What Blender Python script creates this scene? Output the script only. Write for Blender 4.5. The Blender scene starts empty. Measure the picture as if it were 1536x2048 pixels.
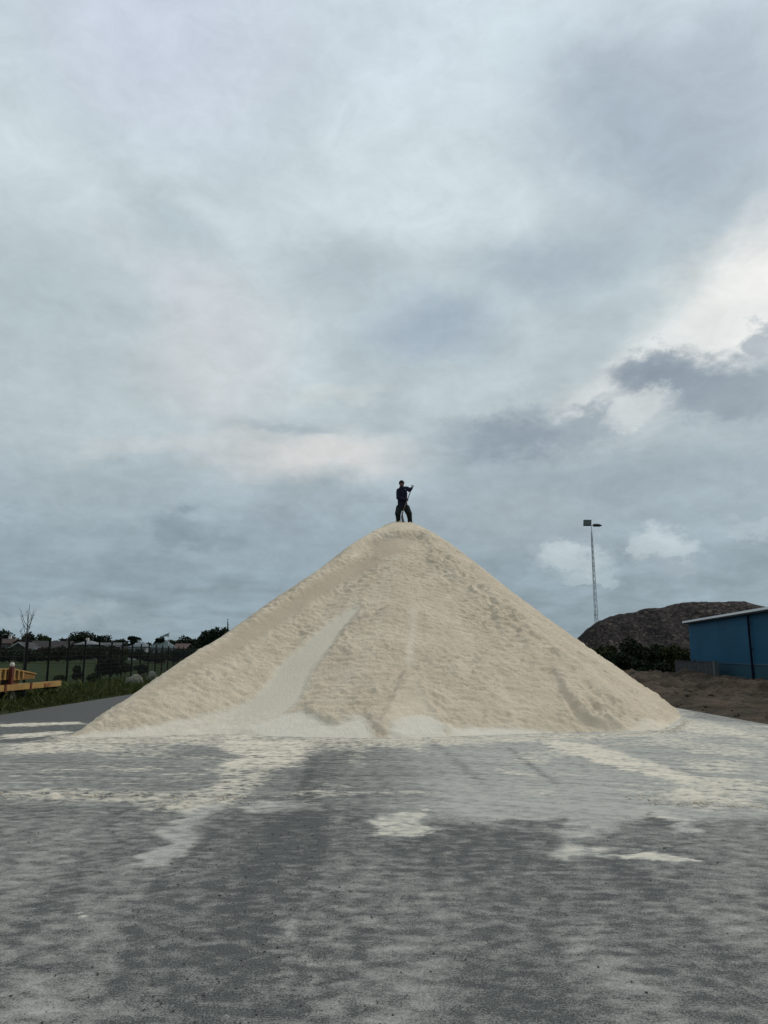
import bpy, bmesh, math, random
import numpy as np
from mathutils import Vector, Matrix, noise as mnoise

S = bpy.context.scene
C = S.collection
R = math.radians
F, EYE = 1490.0, 1.6                       # focal length in photo pixels, eye height
PITCH = math.atan(285.0 / F)

# ---------------------------------------------------------------- camera
cam = bpy.data.objects.new('camera', bpy.data.cameras.new('camera'))
C.objects.link(cam); S.camera = cam
cam.location = (0, 0, EYE); cam.rotation_euler = (R(90) + PITCH, 0, 0)
cam.data.sensor_fit = 'HORIZONTAL'; cam.data.sensor_width = 36
cam.data.lens = F / 1536 * 36; cam.data.clip_start = 0.05; cam.data.clip_end = 6000

def ray(px, py):
    dx, dy = (px - 768) / F, (1024 - py) / F
    cp, sp = math.cos(PITCH), math.sin(PITCH)
    return dx, cp - dy * sp, sp + dy * cp
def at(px, py, Y):
    x, y, z = ray(px, py); return Vector((x / y * Y, Y, EYE + z / y * Y))
def gnd(px, py):
    x, y, z = ray(px, py); k = -EYE / z; return (x * k, y * k)
def azel(px, py):
    x, y, z = ray(px, py); return math.degrees(math.atan2(x, y)), math.degrees(math.atan2(z, math.hypot(x, y)))
def lin(r, g, b):
    f = lambda c: (c / 255 / 12.92) if c <= 10 else ((c / 255 + .055) / 1.055) ** 2.4
    return (f(r), f(g), f(b), 1)

# ---------------------------------------------------------------- sky
SUN_EL, SUN_AZ = R(42), R(66)              # azimuth from the viewing direction towards the right
w = bpy.data.worlds.new('World'); S.world = w; w.use_nodes = True
NT = w.node_tree; NT.nodes.clear()
def nd(nt, typ, **kw):
    n = nt.nodes.new(typ)
    for k, v in kw.items(): setattr(n, k, v)
    return n
def plug(nt, sock, v):
    if isinstance(v, bpy.types.NodeSocket): nt.links.new(v, sock)
    elif v is not None: sock.default_value = v
def mth(nt, op, a, b=None, c=None, clamp=False):
    n = nd(nt, 'ShaderNodeMath', operation=op, use_clamp=clamp)
    plug(nt, n.inputs[0], a); plug(nt, n.inputs[1], b); plug(nt, n.inputs[2], c); return n.outputs[0]
def vmt(nt, op, a, b=None):
    n = nd(nt, 'ShaderNodeVectorMath', operation=op); plug(nt, n.inputs[0], a); plug(nt, n.inputs[1], b)
    return n.outputs['Value'] if op in ('LENGTH', 'DOT_PRODUCT') else n.outputs[0]
def vscale(nt, a, s):
    n = nd(nt, 'ShaderNodeVectorMath', operation='SCALE'); plug(nt, n.inputs[0], a); plug(nt, n.inputs['Scale'], s); return n.outputs[0]
def mixc(nt, f, a, b, blend='MIX'):
    n = nd(nt, 'ShaderNodeMix', data_type='RGBA', blend_type=blend)
    plug(nt, n.inputs[0], f); plug(nt, n.inputs[6], a); plug(nt, n.inputs[7], b); return n.outputs[2]
def noi(nt, vec, scale, detail=4, rough=.55, dist=0, out=0):
    n = nd(nt, 'ShaderNodeTexNoise'); plug(nt, n.inputs['Vector'], vec)
    n.inputs['Scale'].default_value = scale; n.inputs['Detail'].default_value = detail
    n.inputs['Roughness'].default_value = rough; n.inputs['Distortion'].default_value = dist
    return n.outputs[out]
def mrange(nt, v, a, b, c=0., d=1., kind='SMOOTHSTEP'):
    n = nd(nt, 'ShaderNodeMapRange', interpolation_type=kind)
    plug(nt, n.inputs[0], v); n.inputs[1].default_value = a; n.inputs[2].default_value = b
    n.inputs[3].default_value = c; n.inputs[4].default_value = d; return n.outputs[0]
def ramp(nt, v, stops):
    n = nd(nt, 'ShaderNodeValToRGB'); plug(nt, n.inputs[0], v); e = n.color_ramp.elements
    while len(e) < len(stops): e.new(.5)
    for el, (p, c) in zip(e, stops): el.position = p; el.color = c
    return n.outputs[0]

def build_sky():
    nt = NT
    tc = nd(nt, 'ShaderNodeTexCoord').outputs['Generated']
    sep = nd(nt, 'ShaderNodeSeparateXYZ'); nt.links.new(tc, sep.inputs[0])
    x, y, z = sep.outputs
    D = 180 / math.pi
    el = mth(nt, 'MULTIPLY', mth(nt, 'ARCSINE', z), D)
    az = mth(nt, 'MULTIPLY', mth(nt, 'ARCTAN2', x, y), D)
    cv = nd(nt, 'ShaderNodeCombineXYZ'); nt.links.new(az, cv.inputs[0]); nt.links.new(el, cv.inputs[1]); ae = cv.outputs[0]
    zz = mth(nt, 'ADD', mth(nt, 'MAXIMUM', z, 0.), .16)
    pl = nd(nt, 'ShaderNodeCombineXYZ'); nt.links.new(mth(nt, 'DIVIDE', x, zz), pl.inputs[0]); nt.links.new(mth(nt, 'DIVIDE', y, zz), pl.inputs[1])
    pl = pl.outputs[0]
    # the cloud layer by height above the horizon
    e01 = mth(nt, 'DIVIDE', el, 90., clamp=True)
    col = ramp(nt, e01, [(0, lin(140, 160, 172)), (.07, lin(144, 163, 175)), (.13, lin(160, 177, 187)), (.2, lin(184, 199, 205)),
                         (.30, lin(190, 206, 213)), (.42, lin(197, 212, 221)), (.52, lin(202, 216, 229)), (1., lin(232, 238, 244))])
    nA = noi(nt, pl, 1.15, 5, .5, .5); nB = noi(nt, pl, 3.1, 6, .55, .4)
    tcs = vmt(nt, 'MULTIPLY', tc, (1, 1, 1.7))
    wv = vscale(nt, vmt(nt, 'SUBTRACT', noi(nt, tcs, 4.6, 5, .6, out=1), (.5, .5, .5)), 9.)
    aw = vmt(nt, 'ADD', ae, wv)
    wv2 = vscale(nt, vmt(nt, 'SUBTRACT', noi(nt, tcs, 26., 7, .64, out=1), (.5, .5, .5)), 4.6)
    aw2 = vmt(nt, 'ADD', ae, wv2)
    m = mrange(nt, nA, .3, .7, -1, 1, 'LINEAR'); m2 = mrange(nt, nB, .3, .7, -1, 1, 'LINEAR')
    g = mth(nt, 'ADD', mth(nt, 'ADD', mth(nt, 'MULTIPLY', m, .13), mth(nt, 'MULTIPLY', m2, .10)), 1.)
    col = mixc(nt, 1., col, g, 'MULTIPLY')
    def blob(px, py, sx, sy, c, f, col, rot=0, edge=(1.0, .0), src=None):
        a, e = azel(px, py)
        k = vmt(nt, 'SUBTRACT', src or aw, (a, e, 0))
        if rot:
            rn = nd(nt, 'ShaderNodeVectorRotate', rotation_type='Z_AXIS'); nt.links.new(k, rn.inputs[0]); rn.inputs['Angle'].default_value = R(rot); k = rn.outputs[0]
        s = 1 / F * 180 / math.pi
        k = vmt(nt, 'MULTIPLY', k, (1 / (sx * s), 1 / (sy * s), 0))
        mk = mrange(nt, vmt(nt, 'LENGTH', k), edge[0], edge[1], 0, f)
        return mixc(nt, mk, col, lin(*c))
    soft = [  # broad soft light and dark places in the overcast
        (830, 400, 330, 130, (206, 221, 228), .85, 0), (1050, 60, 260, 160, (205, 222, 232), .8, 0), (330, 60, 330, 200, (197, 207, 228), .6, 0),
        (1330, 250, 330, 190, (160, 177, 192), .9, 25), (1480, 110, 200, 150, (172, 187, 201), .6, 0), (1110, 520, 260, 90, (161, 178, 191), .85, 0),
        (690, 545, 190, 80, (168, 184, 193), .7, 0), (860, 660, 190, 85, (156, 174, 190), .85, 0), (360, 470, 200, 60, (172, 189, 198), .6, 25),
        (330, 580, 300, 55, (198, 210, 219), .85, 25), (60, 620, 220, 180, (172, 190, 197), .6, 0), (440, 700, 210, 170, (200, 207, 213), .75, 0),
        (1520, 590, 330, 150, (250, 251, 249), 1., -32), (1400, 680, 300, 90, (214, 222, 224), .7, -25), (1240, 800, 170, 70, (212, 219, 222), .7, -30),
        (650, 930, 290, 62, (209, 211, 212), .85, 0), (330, 890, 260, 30, (198, 206, 210), .7, -8), (580, 870, 130, 16, (160, 176, 186), .7, 5),
        (800, 850, 90, 40, (166, 181, 190), .6, 0), (680, 800, 130, 28, (202, 212, 215), .55, 0), (130, 820, 260, 90, (178, 194, 200), .6, 0), (150, 955, 270, 50, (161, 178, 186), .6, 0),
        (1250, 960, 420, 120, (150, 167, 178), .65, 0), (560, 1080, 420, 70, (147, 164, 176), .6, 0), (1050, 1030, 220, 60, (163, 178, 187), .6, 0)]
    for px, py, sx, sy, c, f, rot in soft: col = blob(px, py, sx * 1.25, sy * 1.25, c, f, col, rot, (1., .1))
    firm = [  # ragged low clouds
        (1395, 775, 215, 80, (131, 147, 161), .95, 14, (1.05, .2)), (1490, 815, 200, 85, (150, 165, 176), .8, 10, (1.1, .2)), (1300, 738, 95, 48, (136, 151, 165), .9, 0, (1.05, .3)), (1190, 830, 80, 26, (158, 172, 182), .7, -30, (1.1, .2)),
        (1040, 875, 235, 74, (137, 153, 167), .9, 0, (1.05, .15)), (1180, 850, 110, 50, (152, 167, 177), .7, 0, (1.05, .3)), (1280, 815, 80, 34, (200, 210, 214), .8, -20, (1.05, .4)), (1420, 870, 170, 40, (172, 187, 195), .8, 10, (1.1, .1)), (1525, 690, 40, 45, (160, 174, 184), .8, 0, (1.05, .4)),
        (355, 1060, 62, 52, (131, 150, 164), .7, 0, (1.05, .3)), (440, 1085, 90, 26, (136, 154, 167), .6, 0, (1.05, .3)), (20, 1070, 80, 60, (139, 157, 169), .5, 0, (1.05, .3)),
        (1150, 1122, 88, 40, (182, 198, 206), .8, 0, (1.05, .35)), (1120, 1100, 46, 24, (184, 199, 207), .75, 0, (1.1, .2)), (1180, 1155, 90, 17, (166, 184, 193), .8, 0, (1.05, .4)),
        (1325, 1090, 78, 46, (187, 203, 210), .9, 0, (1.05, .4)), (1362, 1108, 46, 40, (178, 195, 204), .7, 0, (1.1, .2)), (1285, 1095, 45, 18, (178, 194, 203), .8, 0, (1.05, .4)),
        (1500, 1055, 60, 26, (168, 184, 194), .8, 0, (1.05, .4)), (1335, 1128, 85, 24, (150, 167, 178), .8, 0, (1.05, .3)),
        (160, 1222, 105, 26, (158, 175, 184), .7, 0, (1.05, .4)), (30, 1240, 70, 20, (158, 175, 184), .6, 0, (1.05, .4)), (260, 1245, 120, 20, (148, 166, 177), .6, 0, (1.05, .4))]
    for px, py, sx, sy, c, f, rot, ed in firm: col = blob(px, py, sx, sy, c, f, col, rot, ed, aw2)
    lump = noi(nt, tcs, 34., 6, .62, .4); fmask = mrange(nt, el, 4., 26., 1., .35); lum = mth(nt, 'ADD', 1., mth(nt, 'MULTIPLY', fmask, mrange(nt, lump, .32, .68, -.06, .06, 'LINEAR'))); col = mixc(nt, 1., col, lum, 'MULTIPLY')
    fine = mrange(nt, noi(nt, tcs, 15., 8, .66, .6), .3, .7, .935, 1.065, 'LINEAR')
    col = mixc(nt, 1., col, fine, 'MULTIPLY')
    sk = nd(nt, 'ShaderNodeTexSky', sky_type='NISHITA'); sk.sun_disc = False
    sk.sun_elevation = SUN_EL; sk.sun_rotation = SUN_AZ; sk.dust_density = 3
    col = mixc(nt, 1., col, (1.03, 1.0, .975, 1), 'MULTIPLY'); out = mixc(nt, .96, sk.outputs[0], vscale(nt, col, 10.3))
    bg = nd(nt, 'ShaderNodeBackground'); nt.links.new(out, bg.inputs[0]); bg.inputs[1].default_value = .1
    nt.links.new(bg.outputs[0], nd(nt, 'ShaderNodeOutputWorld').inputs[0])
build_sky()

sun = bpy.data.objects.new('sun', bpy.data.lights.new('sun', 'SUN')); C.objects.link(sun)
sun.data.energy = 1.5; sun.data.angle = R(11); sun.data.color = (1, .95, .88)
sd_ = Vector((math.sin(SUN_AZ) * math.cos(SUN_EL), math.cos(SUN_AZ) * math.cos(SUN_EL), math.sin(SUN_EL)))
sun.rotation_euler = sd_.to_track_quat('Z', 'Y').to_euler()
vs = S.view_settings; vs.view_transform = 'Standard'; vs.look = 'None'; vs.exposure = 0; vs.gamma = 1; vs.use_curve_mapping = False

# ---------------------------------------------------------------- helpers
rng = np.random.default_rng(7); random.seed(7)
def perlin(x, y, seed=0):
    x = np.asarray(x, float); y = np.asarray(y, float)
    xi = np.floor(x).astype(np.int64); yi = np.floor(y).astype(np.int64); xf = x - xi; yf = y - yi
    def gr(ix, iy, fx, fy):
        h = (ix * 374761393 + iy * 668265263 + seed * 974634777) & 0xffffffff
        h = ((h ^ (h >> 13)) * 1274126177) & 0xffffffff; h = h ^ (h >> 16)
        a = (h & 0xffff) * (2 * math.pi / 65536); return np.cos(a) * fx + np.sin(a) * fy
    u = xf * xf * xf * (xf * (xf * 6 - 15) + 10); v = yf * yf * yf * (yf * (yf * 6 - 15) + 10)
    a = gr(xi, yi, xf, yf); b = gr(xi + 1, yi, xf - 1, yf); c = gr(xi, yi + 1, xf, yf - 1); d = gr(xi + 1, yi + 1, xf - 1, yf - 1)
    return 1.5 * ((a + (b - a) * u) * (1 - v) + (c + (d - c) * u) * v)
def fbm(x, y, seed=0, o=4, g=.5):
    s = 0; a = 1; t = 0
    for i in range(o): s = s + a * perlin(x * 2 ** i, y * 2 ** i, seed + i * 17); t += a; a *= g
    return s / t
def sstep(a, b, v): t = np.clip((v - a) / (b - a), 0, 1); return t * t * (3 - 2 * t)
def poly_sd(X, Y, pts):                    # distance to a polygon's edge, positive inside
    P = np.array(pts, float); d = np.full(X.shape, 1e9); ins = np.zeros(X.shape, bool)
    for i in range(len(P)):
        a, b = P[i], P[(i + 1) % len(P)]; e = b - a; L = e @ e + 1e-12
        t = np.clip(((X - a[0]) * e[0] + (Y - a[1]) * e[1]) / L, 0, 1)
        d = np.minimum(d, np.hypot(X - a[0] - t * e[0], Y - a[1] - t * e[1]))
        cr = ((a[1] > Y) != (b[1] > Y)); xx = a[0] + (Y - a[1]) / (e[1] if abs(e[1]) > 1e-9 else 1e-9) * e[0]
        ins ^= cr & (X < xx)
    return np.where(ins, d, -d)
def line_sd(X, Y, pts):                    # signed distance to a polyline (+ on its left) and place along it 0..1
    P = np.array(pts, float); d = np.full(X.shape, 1e9); sg = np.ones(X.shape); tt = np.zeros(X.shape)
    L = [np.hypot(*(P[i + 1] - P[i])) for i in range(len(P) - 1)]; T = sum(L); acc = 0
    for i in range(len(P) - 1):
        a = P[i]; e = P[i + 1] - a; t = np.clip(((X - a[0]) * e[0] + (Y - a[1]) * e[1]) / (e @ e), 0, 1)
        dd = np.hypot(X - a[0] - t * e[0], Y - a[1] - t * e[1]); k = dd < d
        d = np.where(k, dd, d); sg = np.where(k, np.sign(e[0] * (Y - a[1]) - e[1] * (X - a[0])), sg); tt = np.where(k, (acc + t * L[i]) / T, tt); acc += L[i]
    return d * sg, tt

def mesh_obj(name, verts, faces, mat=None, parent=None, smooth=False):
    me = bpy.data.meshes.new(name)
    if isinstance(verts, np.ndarray) and isinstance(faces, np.ndarray):
        n = faces.shape[1]; me.vertices.add(len(verts)); me.vertices.foreach_set('co', verts.astype(np.float32).ravel())
        me.loops.add(faces.size); me.loops.foreach_set('vertex_index', faces.astype(np.int32).ravel())
        me.polygons.add(len(faces)); me.polygons.foreach_set('loop_start', np.arange(0, faces.size, n, dtype=np.int32))
        try: me.polygons.foreach_set('loop_total', np.full(len(faces), n, dtype=np.int32))
        except Exception: pass
        me.update(calc_edges=True)
    else:
        me.from_pydata([tuple(v) for v in verts], [], faces); me.update()
    if smooth: me.polygons.foreach_set('use_smooth', np.ones(len(me.polygons), bool))
    o = bpy.data.objects.new(name, me); C.objects.link(o)
    if mat: me.materials.append(mat)
    if parent: o.parent = parent
    return o
def attr(o, name, vals):
    a = o.data.attributes.new(name, 'FLOAT', 'POINT'); a.data.foreach_set('value', np.asarray(vals, np.float32).ravel())
def tag(o, label=None, cat=None, group=None, kind=None):
    for k, v in (('label', label), ('category', cat), ('group', group), ('kind', kind)):
        if v: o[k] = v
    return o
def thing(name, loc, label, cat, group=None, rz=0):
    o = bpy.data.objects.new(name, None); C.objects.link(o); o.location = loc; o.rotation_euler = (0, 0, rz); o.empty_display_size = .2
    return tag(o, label, cat, group)
def grid_faces(nx, ny):
    i = np.arange(nx * ny).reshape(ny, nx)
    return np.stack([i[:-1, :-1], i[:-1, 1:], i[1:, 1:], i[1:, :-1]], -1).reshape(-1, 4)

class MB:
    def __init__(s): s.v = []; s.f = []
    def box(s, c, d, rot=None):
        n = len(s.v); m = rot or Matrix()
        for dx in (-.5, .5):
            for dy in (-.5, .5):
                for dz in (-.5, .5): s.v.append(Vector(c) + m @ Vector((dx * d[0], dy * d[1], dz * d[2])))
        s.f += [tuple(n + i for i in q) for q in ((0, 1, 3, 2), (4, 6, 7, 5), (0, 4, 5, 1), (2, 3, 7, 6), (0, 2, 6, 4), (1, 5, 7, 3))]; return s
    def span(s, a, b): return s.box([(p + q) / 2 for p, q in zip(a, b)], [abs(q - p) for p, q in zip(a, b)])
    def tube(s, pts, rad, n=8, cap=True):
        pts = [Vector(p) for p in pts]; rad = rad if hasattr(rad, '__len__') else [rad] * len(pts); b = len(s.v)
        for i, p in enumerate(pts):
            t = (pts[min(i + 1, len(pts) - 1)] - pts[max(i - 1, 0)]).normalized()
            u = t.cross(Vector((0, 0, 1)) if abs(t.z) < .9 else Vector((1, 0, 0))).normalized(); v = t.cross(u)
            for k in range(n): a = 2 * math.pi * k / n; s.v.append(p + rad[i] * (math.cos(a) * u + math.sin(a) * v))
        for i in range(len(pts) - 1):
            for k in range(n): s.f.append((b + i * n + k, b + i * n + (k + 1) % n, b + (i + 1) * n + (k + 1) % n, b + (i + 1) * n + k))
        if cap: s.f.append(tuple(b + k for k in range(n))[::-1]); s.f.append(tuple(b + (len(pts) - 1) * n + k for k in range(n)))
        return s
    def prism(s, poly, a, b):              # polygon of (u,z) run between two functions giving points
        n = len(s.v); m = len(poly); s.v += [a(*p) for p in poly] + [b(*p) for p in poly]
        s.f.append(tuple(n + i for i in range(m))); s.f.append(tuple(n + m + i for i in range(m))[::-1])
        for i in range(m): s.f.append((n + i, n + m + i, n + m + (i + 1) % m, n + (i + 1) % m))
        return s
    def build(s, name, mat, parent=None, smooth=False, bevel=0):
        o = mesh_obj(name, s.v, s.f, mat, parent, smooth)
        bm = bmesh.new(); bm.from_mesh(o.data); bmesh.ops.recalc_face_normals(bm, faces=bm.faces)
        if bevel: bmesh.ops.bevel(bm, geom=bm.edges[:], offset=bevel, segments=2, affect='EDGES', clamp_overlap=True)
        bm.to_mesh(o.data); bm.free(); return o

MATS = {}
def mat(name, fn):
    if name in MATS: return MATS[name]
    m = bpy.data.materials.new(name); m.use_nodes = True; nt = m.node_tree; b = nt.nodes['Principled BSDF']; fn(nt, b); MATS[name] = m; return m
def ocoord(nt): return nd(nt, 'ShaderNodeTexCoord').outputs['Object']
def bump(nt, b, h, strength=.5, dist=.02):
    n = nd(nt, 'ShaderNodeBump'); n.inputs['Strength'].default_value = strength; n.inputs['Distance'].default_value = dist
    plug(nt, n.inputs['Height'], h); nt.links.new(n.outputs[0], b.inputs['Normal'])
def getattr_(nt, name): n = nd(nt, 'ShaderNodeAttribute', attribute_name=name); return n.outputs['Fac']
def simple(name, c, c2=None, scale=6., rough=.7, metal=0., bmp=0., spec=.3):
    def fn(nt, b):
        co = ocoord(nt); n = noi(nt, co, scale, 6, .6)
        d = c2 or tuple(v * .72 for v in c)
        plug(nt, b.inputs['Base Color'], mixc(nt, mrange(nt, n, .35, .68), (*c, 1), (*d, 1)))
        b.inputs['Roughness'].default_value = rough; b.inputs['Metallic'].default_value = metal; b.inputs['Specular IOR Level'].default_value = spec
        if bmp: bump(nt, b, noi(nt, co, scale * 3, 5, .6), .6, bmp)
    return mat(name, fn)
def leafmat(name, c1, c2):
    def fn(nt, b):
        g = nd(nt, 'ShaderNodeNewGeometry').outputs['Random Per Island']
        plug(nt, b.inputs['Base Color'], mixc(nt, g, (*c1, 1), (*c2, 1))); b.inputs['Roughness'].default_value = .8; b.inputs['Specular IOR Level'].default_value = .08
    return mat(name, fn)

# ---------------------------------------------------------------- ground sheet
def m_field(nt, b):
    co = ocoord(nt); n = noi(nt, co, .09, 6, .6); n2 = noi(nt, co, 1.4, 6, .7)
    c = mixc(nt, mrange(nt, n, .35, .65), (.020, .034, .012, 1), (.036, .050, .018, 1)); c = mixc(nt, mrange(nt, n2, .4, .7, 0, .6), c, (.02, .026, .013, 1))
    plug(nt, b.inputs['Base Color'], c); b.inputs['Roughness'].default_value = 1; b.inputs['Specular IOR Level'].default_value = .05; bump(nt, b, n2, .8, .15)
g = MB().box((0, 1500, -.55), (6000, 5000, 1)).build('ground', mat('field_grass', m_field)); tag(g, kind='structure')

# ---------------------------------------------------------------- sand pile (analytic base)
APX = at(803, 1046, 28.0); AX, AY, AH = APX.x, APX.y, APX.z
outl = [gnd(126, 1477), gnd(260, 1475), gnd(420, 1470), gnd(560, 1474), gnd(745, 1478), gnd(900, 1474), gnd(1100, 1467), gnd(1260, 1464), gnd(1330, 1461), gnd(1370, 1436),
        (8.75, 22.8), (9.9, 27.5), (8.6, 33), (5.5, 37), (0, 38.5), (-5, 37), (-8.3, 33), (-9.0, 28), (-7.9, 22.5)]
th = np.array([math.atan2(y - AY, x - AX) for x, y in outl]); rr = np.array([math.hypot(x - AX, y - AY) for x, y in outl])
TH = np.linspace(-math.pi, math.pi, 1441); o_ = np.argsort(th)
# straight base edges between the outline points
dense_t, dense_r = [], []
for i in range(len(outl)):
    (x0, y0), (x1, y1) = outl[i], outl[(i + 1) % len(outl)]
    for k in range(24):
        x, y = x0 + (x1 - x0) * k / 24 - AX, y0 + (y1 - y0) * k / 24 - AY; dense_t.append(math.atan2(y, x)); dense_r.append(math.hypot(x, y))
dense_t = np.array(dense_t); dense_r = np.array(dense_r); q = np.argsort(dense_t)
RT = np.interp(TH, dense_t[q], dense_r[q], period=2 * math.pi)
ker = np.exp(-np.linspace(-2, 2, 17) ** 2); ker /= ker.sum()
RT = np.convolve(np.concatenate([RT[-9:-1], RT, RT[1:9]]), ker, 'valid')
CAP = 1.15
def pile_base(X, Y):
    r = np.hypot(X - AX, Y - AY); t = np.arctan2(Y - AY, X - AX); Rr = np.interp(t, TH, RT)
    s = (np.sqrt(r * r + CAP * CAP)) / Rr; s0 = CAP / Rr
    f = lambda s: 1 - s - .035 * np.sin(math.pi * np.clip(s, 0, 1))
    return AH * f(s) / f(s0)
def pile_pt(px, py):
    x, y, z = ray(px, py); Yv = np.linspace(12, 40, 5601); X = x / y * Yv; Z = EYE + z / y * Yv
    h = np.maximum(pile_base(X, Yv), 0); k = np.argmax(Z < h)
    if not Z[k] < h[k]: k = np.argmin(np.where(h > 0, Z - h, 1e9)) if z > -.06 else -1      # just off the outline: nearest point of the slope
    return (X[k], Yv[k]) if k >= 0 else gnd(px, py)
PP = lambda l: [pile_pt(*p) for p in l]

def build_pile():
    xs = np.arange(-10.2, 10.4, .034)
    ys = [13.6]
    while ys[-1] < 29.5: ys.append(ys[-1] + .034)
    while ys[-1] < 39.5: ys.append(ys[-1] + .12)
    ys = np.array(ys); X, Y = np.meshgrid(xs, ys); wx = fbm(X / 1.7, Y / 1.7, 3, 4) ; wy = fbm(X / 1.7, Y / 1.7, 11, 4)
    h = pile_base(X, Y); base = h.copy(); hn = np.clip(h / AH, 0, 1)
    Xw, Yw = X + .10 * wx + .03 * perlin(X / .18, Y / .18, 71), Y + .10 * wy + .03 * perlin(X / .18, Y / .18, 72)
    h += .16 * fbm(X / 4.2, Y / 4.2, 5, 3) * sstep(.0, .12, hn) * (1 - sstep(.9, 1, hn))
    crust = np.ones_like(h); pow_ = np.zeros_like(h); shade_tone = np.zeros_like(h)
    def region(px, soft, amt=1., ed=.0):
        return amt * sstep(-soft, soft, poly_sd(Xw, Yw, PP(px)) + ed)
    def ledge(px, amp, wd, L, e0=.12, e1=.12, side=1):
        s, t = line_sd(Xw, Yw, PP(px)); s = s * side
        return amp / (1 + np.exp(-np.clip(s / wd, -40, 40))) * np.exp(-np.maximum(s, 0) / L) * sstep(0, e0, t) * (1 - sstep(1 - e1, 1, t))
    # smooth avalanche chute and its fan
    ch = region([(704, 1211), (683, 1222), (630, 1259), (592, 1295), (551, 1332), (528, 1368), (508, 1388), (472, 1406), (418, 1424), (360, 1440), (270, 1460), (240, 1478), (480, 1482), (540, 1446), (572, 1423), (595, 1404), (606, 1386), (614, 1368), (632, 1332), (661, 1295), (681, 1259), (714, 1222), (722, 1212)], .12)
    crust *= 1 - ch; grey = ch * sstep(.0, .10, hn); pow_ = np.maximum(pow_, .8 * ch * (1 - sstep(.0, .12, hn))); h -= .025 * ch * sstep(.05, .2, hn)
    # smooth steeper band below the left ridge, browner, with shade painted in
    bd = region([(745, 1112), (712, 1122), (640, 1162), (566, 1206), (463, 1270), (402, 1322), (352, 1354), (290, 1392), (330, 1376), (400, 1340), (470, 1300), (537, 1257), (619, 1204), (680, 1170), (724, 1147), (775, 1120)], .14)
    crust *= 1 - .9 * bd; shade_tone += 1.0 * bd
    h += ledge([(738, 1112), (700, 1126), (640, 1161), (566, 1203), (512, 1236), (461, 1269), (400, 1320), (340, 1357), (270, 1398)], .16, .12, 1.5, .1, .3, -1)
    lf = region([(735, 1060), (700, 1085), (634, 1131), (556, 1196), (400, 1300), (200, 1430), (250, 1412), (400, 1316), (459, 1263), (564, 1193), (712, 1119), (745, 1085)], .15)
    crust *= 1 - .65 * lf
    # cap terrace, shade below its edge painted into the colour
    h += ledge([(690, 1118), (735, 1087), (765, 1076), (800, 1071), (840, 1073), (870, 1092)], .26, .08, .8, .15, .2, 1)
    cp = region([(740, 1086), (790, 1074), (826, 1076), (816, 1104), (744, 1122)], .12); crust *= 1 - .8 * cp; shade_tone += .8 * cp
    tp = region([(745, 1050), (800, 1040), (860, 1055), (840, 1069), (790, 1068), (735, 1083), (700, 1095)], .15); crust *= 1 - .6 * tp
    # channel down the middle and its fork
    s, t = line_sd(Xw, Yw, PP([(827, 1205), (824, 1250), (821, 1300), (812, 1340)])); m = np.exp(-(s / .10) ** 2) * sstep(0, .2, t) * (1 - sstep(.85, 1, t)); h += .05 * m; crust *= 1 - .75 * m; pow_ = np.maximum(pow_, .3 * m)
    h += ledge([(814, 1338), (791, 1393), (775, 1425), (757, 1470)], .11, .04, .55, .15, .05, 1)
    h += ledge([(814, 1338), (834, 1358), (861, 1401), (892, 1452), (915, 1466)], .12, .04, .55, .15, .05, -1)
    fk = region([(800, 1385), (830, 1362), (858, 1402), (885, 1450), (830, 1440), (775, 1465), (764, 1465), (785, 1415)], .1); crust *= 1 - .75 * fk; pow_ = np.maximum(pow_, .08 * fk)
    # tongue
    h += ledge([(600, 1400), (611, 1416), (622, 1430), (670, 1449), (705, 1437), (726, 1421), (745, 1440), (757, 1468)], .08, .03, .5, .1, .1, 1)
    # clean white fans along the toe
    for pl, a in (([(490, 1456), (545, 1436), (575, 1426), (606, 1424), (640, 1443), (672, 1450), (712, 1434), (728, 1438), (748, 1476), (700, 1484), (560, 1478)], 1.),
                  ([(766, 1486), (784, 1456), (805, 1442), (830, 1436), (860, 1440), (888, 1455), (908, 1482)], 1.),
                  ([(896, 1458), (950, 1454), (1000, 1456), (1100, 1463), (1160, 1466), (1150, 1480), (900, 1484)], 1.), ([(1250, 1462), (1340, 1445), (1370, 1430), (1370, 1470), (1260, 1476)], .5),
                  ([(120, 1484), (150, 1470), (270, 1456), (390, 1437), (430, 1440), (300, 1470), (220, 1486)], .8)):
        k = region(pl, .13); crust *= 1 - k; pow_ = np.maximum(pow_, a * k); h += .03 * k * sstep(0, .05, .14 - hn); grey *= 1 - k
    # slumped scarp at the right foot, a little shade painted on its face
    h += ledge([(1098, 1310), (1108, 1335), (1122, 1366), (1139, 1401), (1162, 1432), (1202, 1452), (1270, 1462)], .15, .03, 1.1, .3, .12, 1)
    k = region([(1110, 1345), (1128, 1368), (1146, 1402), (1172, 1434), (1262, 1462), (1180, 1464), (1150, 1440), (1125, 1395)], .06); crust *= 1 - .7 * k; shade_tone += .12 * k
    h += ledge([(1035, 1355), (1010, 1345), (970, 1352), (1000, 1380), (1030, 1410)], .10, .06, .6, .2, .3, -1)
    h += ledge([(870, 1430), (905, 1372), (935, 1352), (975, 1348), (1020, 1375), (1045, 1420)], .09, .07, .6, .2, .3, 1)
    # rough slope on the right, slumps running down it
    rg = region([(835, 1075), (870, 1085), (950, 1150), (1060, 1240), (1170, 1330), (1100, 1330), (990, 1260), (900, 1190), (850, 1130)], .5)
    wr = np.hypot(X - AX, Y - AY - 9); tr = np.arctan2(X - AX, -(Y - AY - 9)) * 20
    u, v = tr + .25 * wx + .1 * perlin(X / .3, Y / .3, 7), wr + .22 * wy
    big = fbm(u / 1.6, v / 1.1, 21, 3)
    rid = 1 - np.abs(fbm(u / .52, v / .21, 31, 2, .5)) * 2.2
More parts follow.
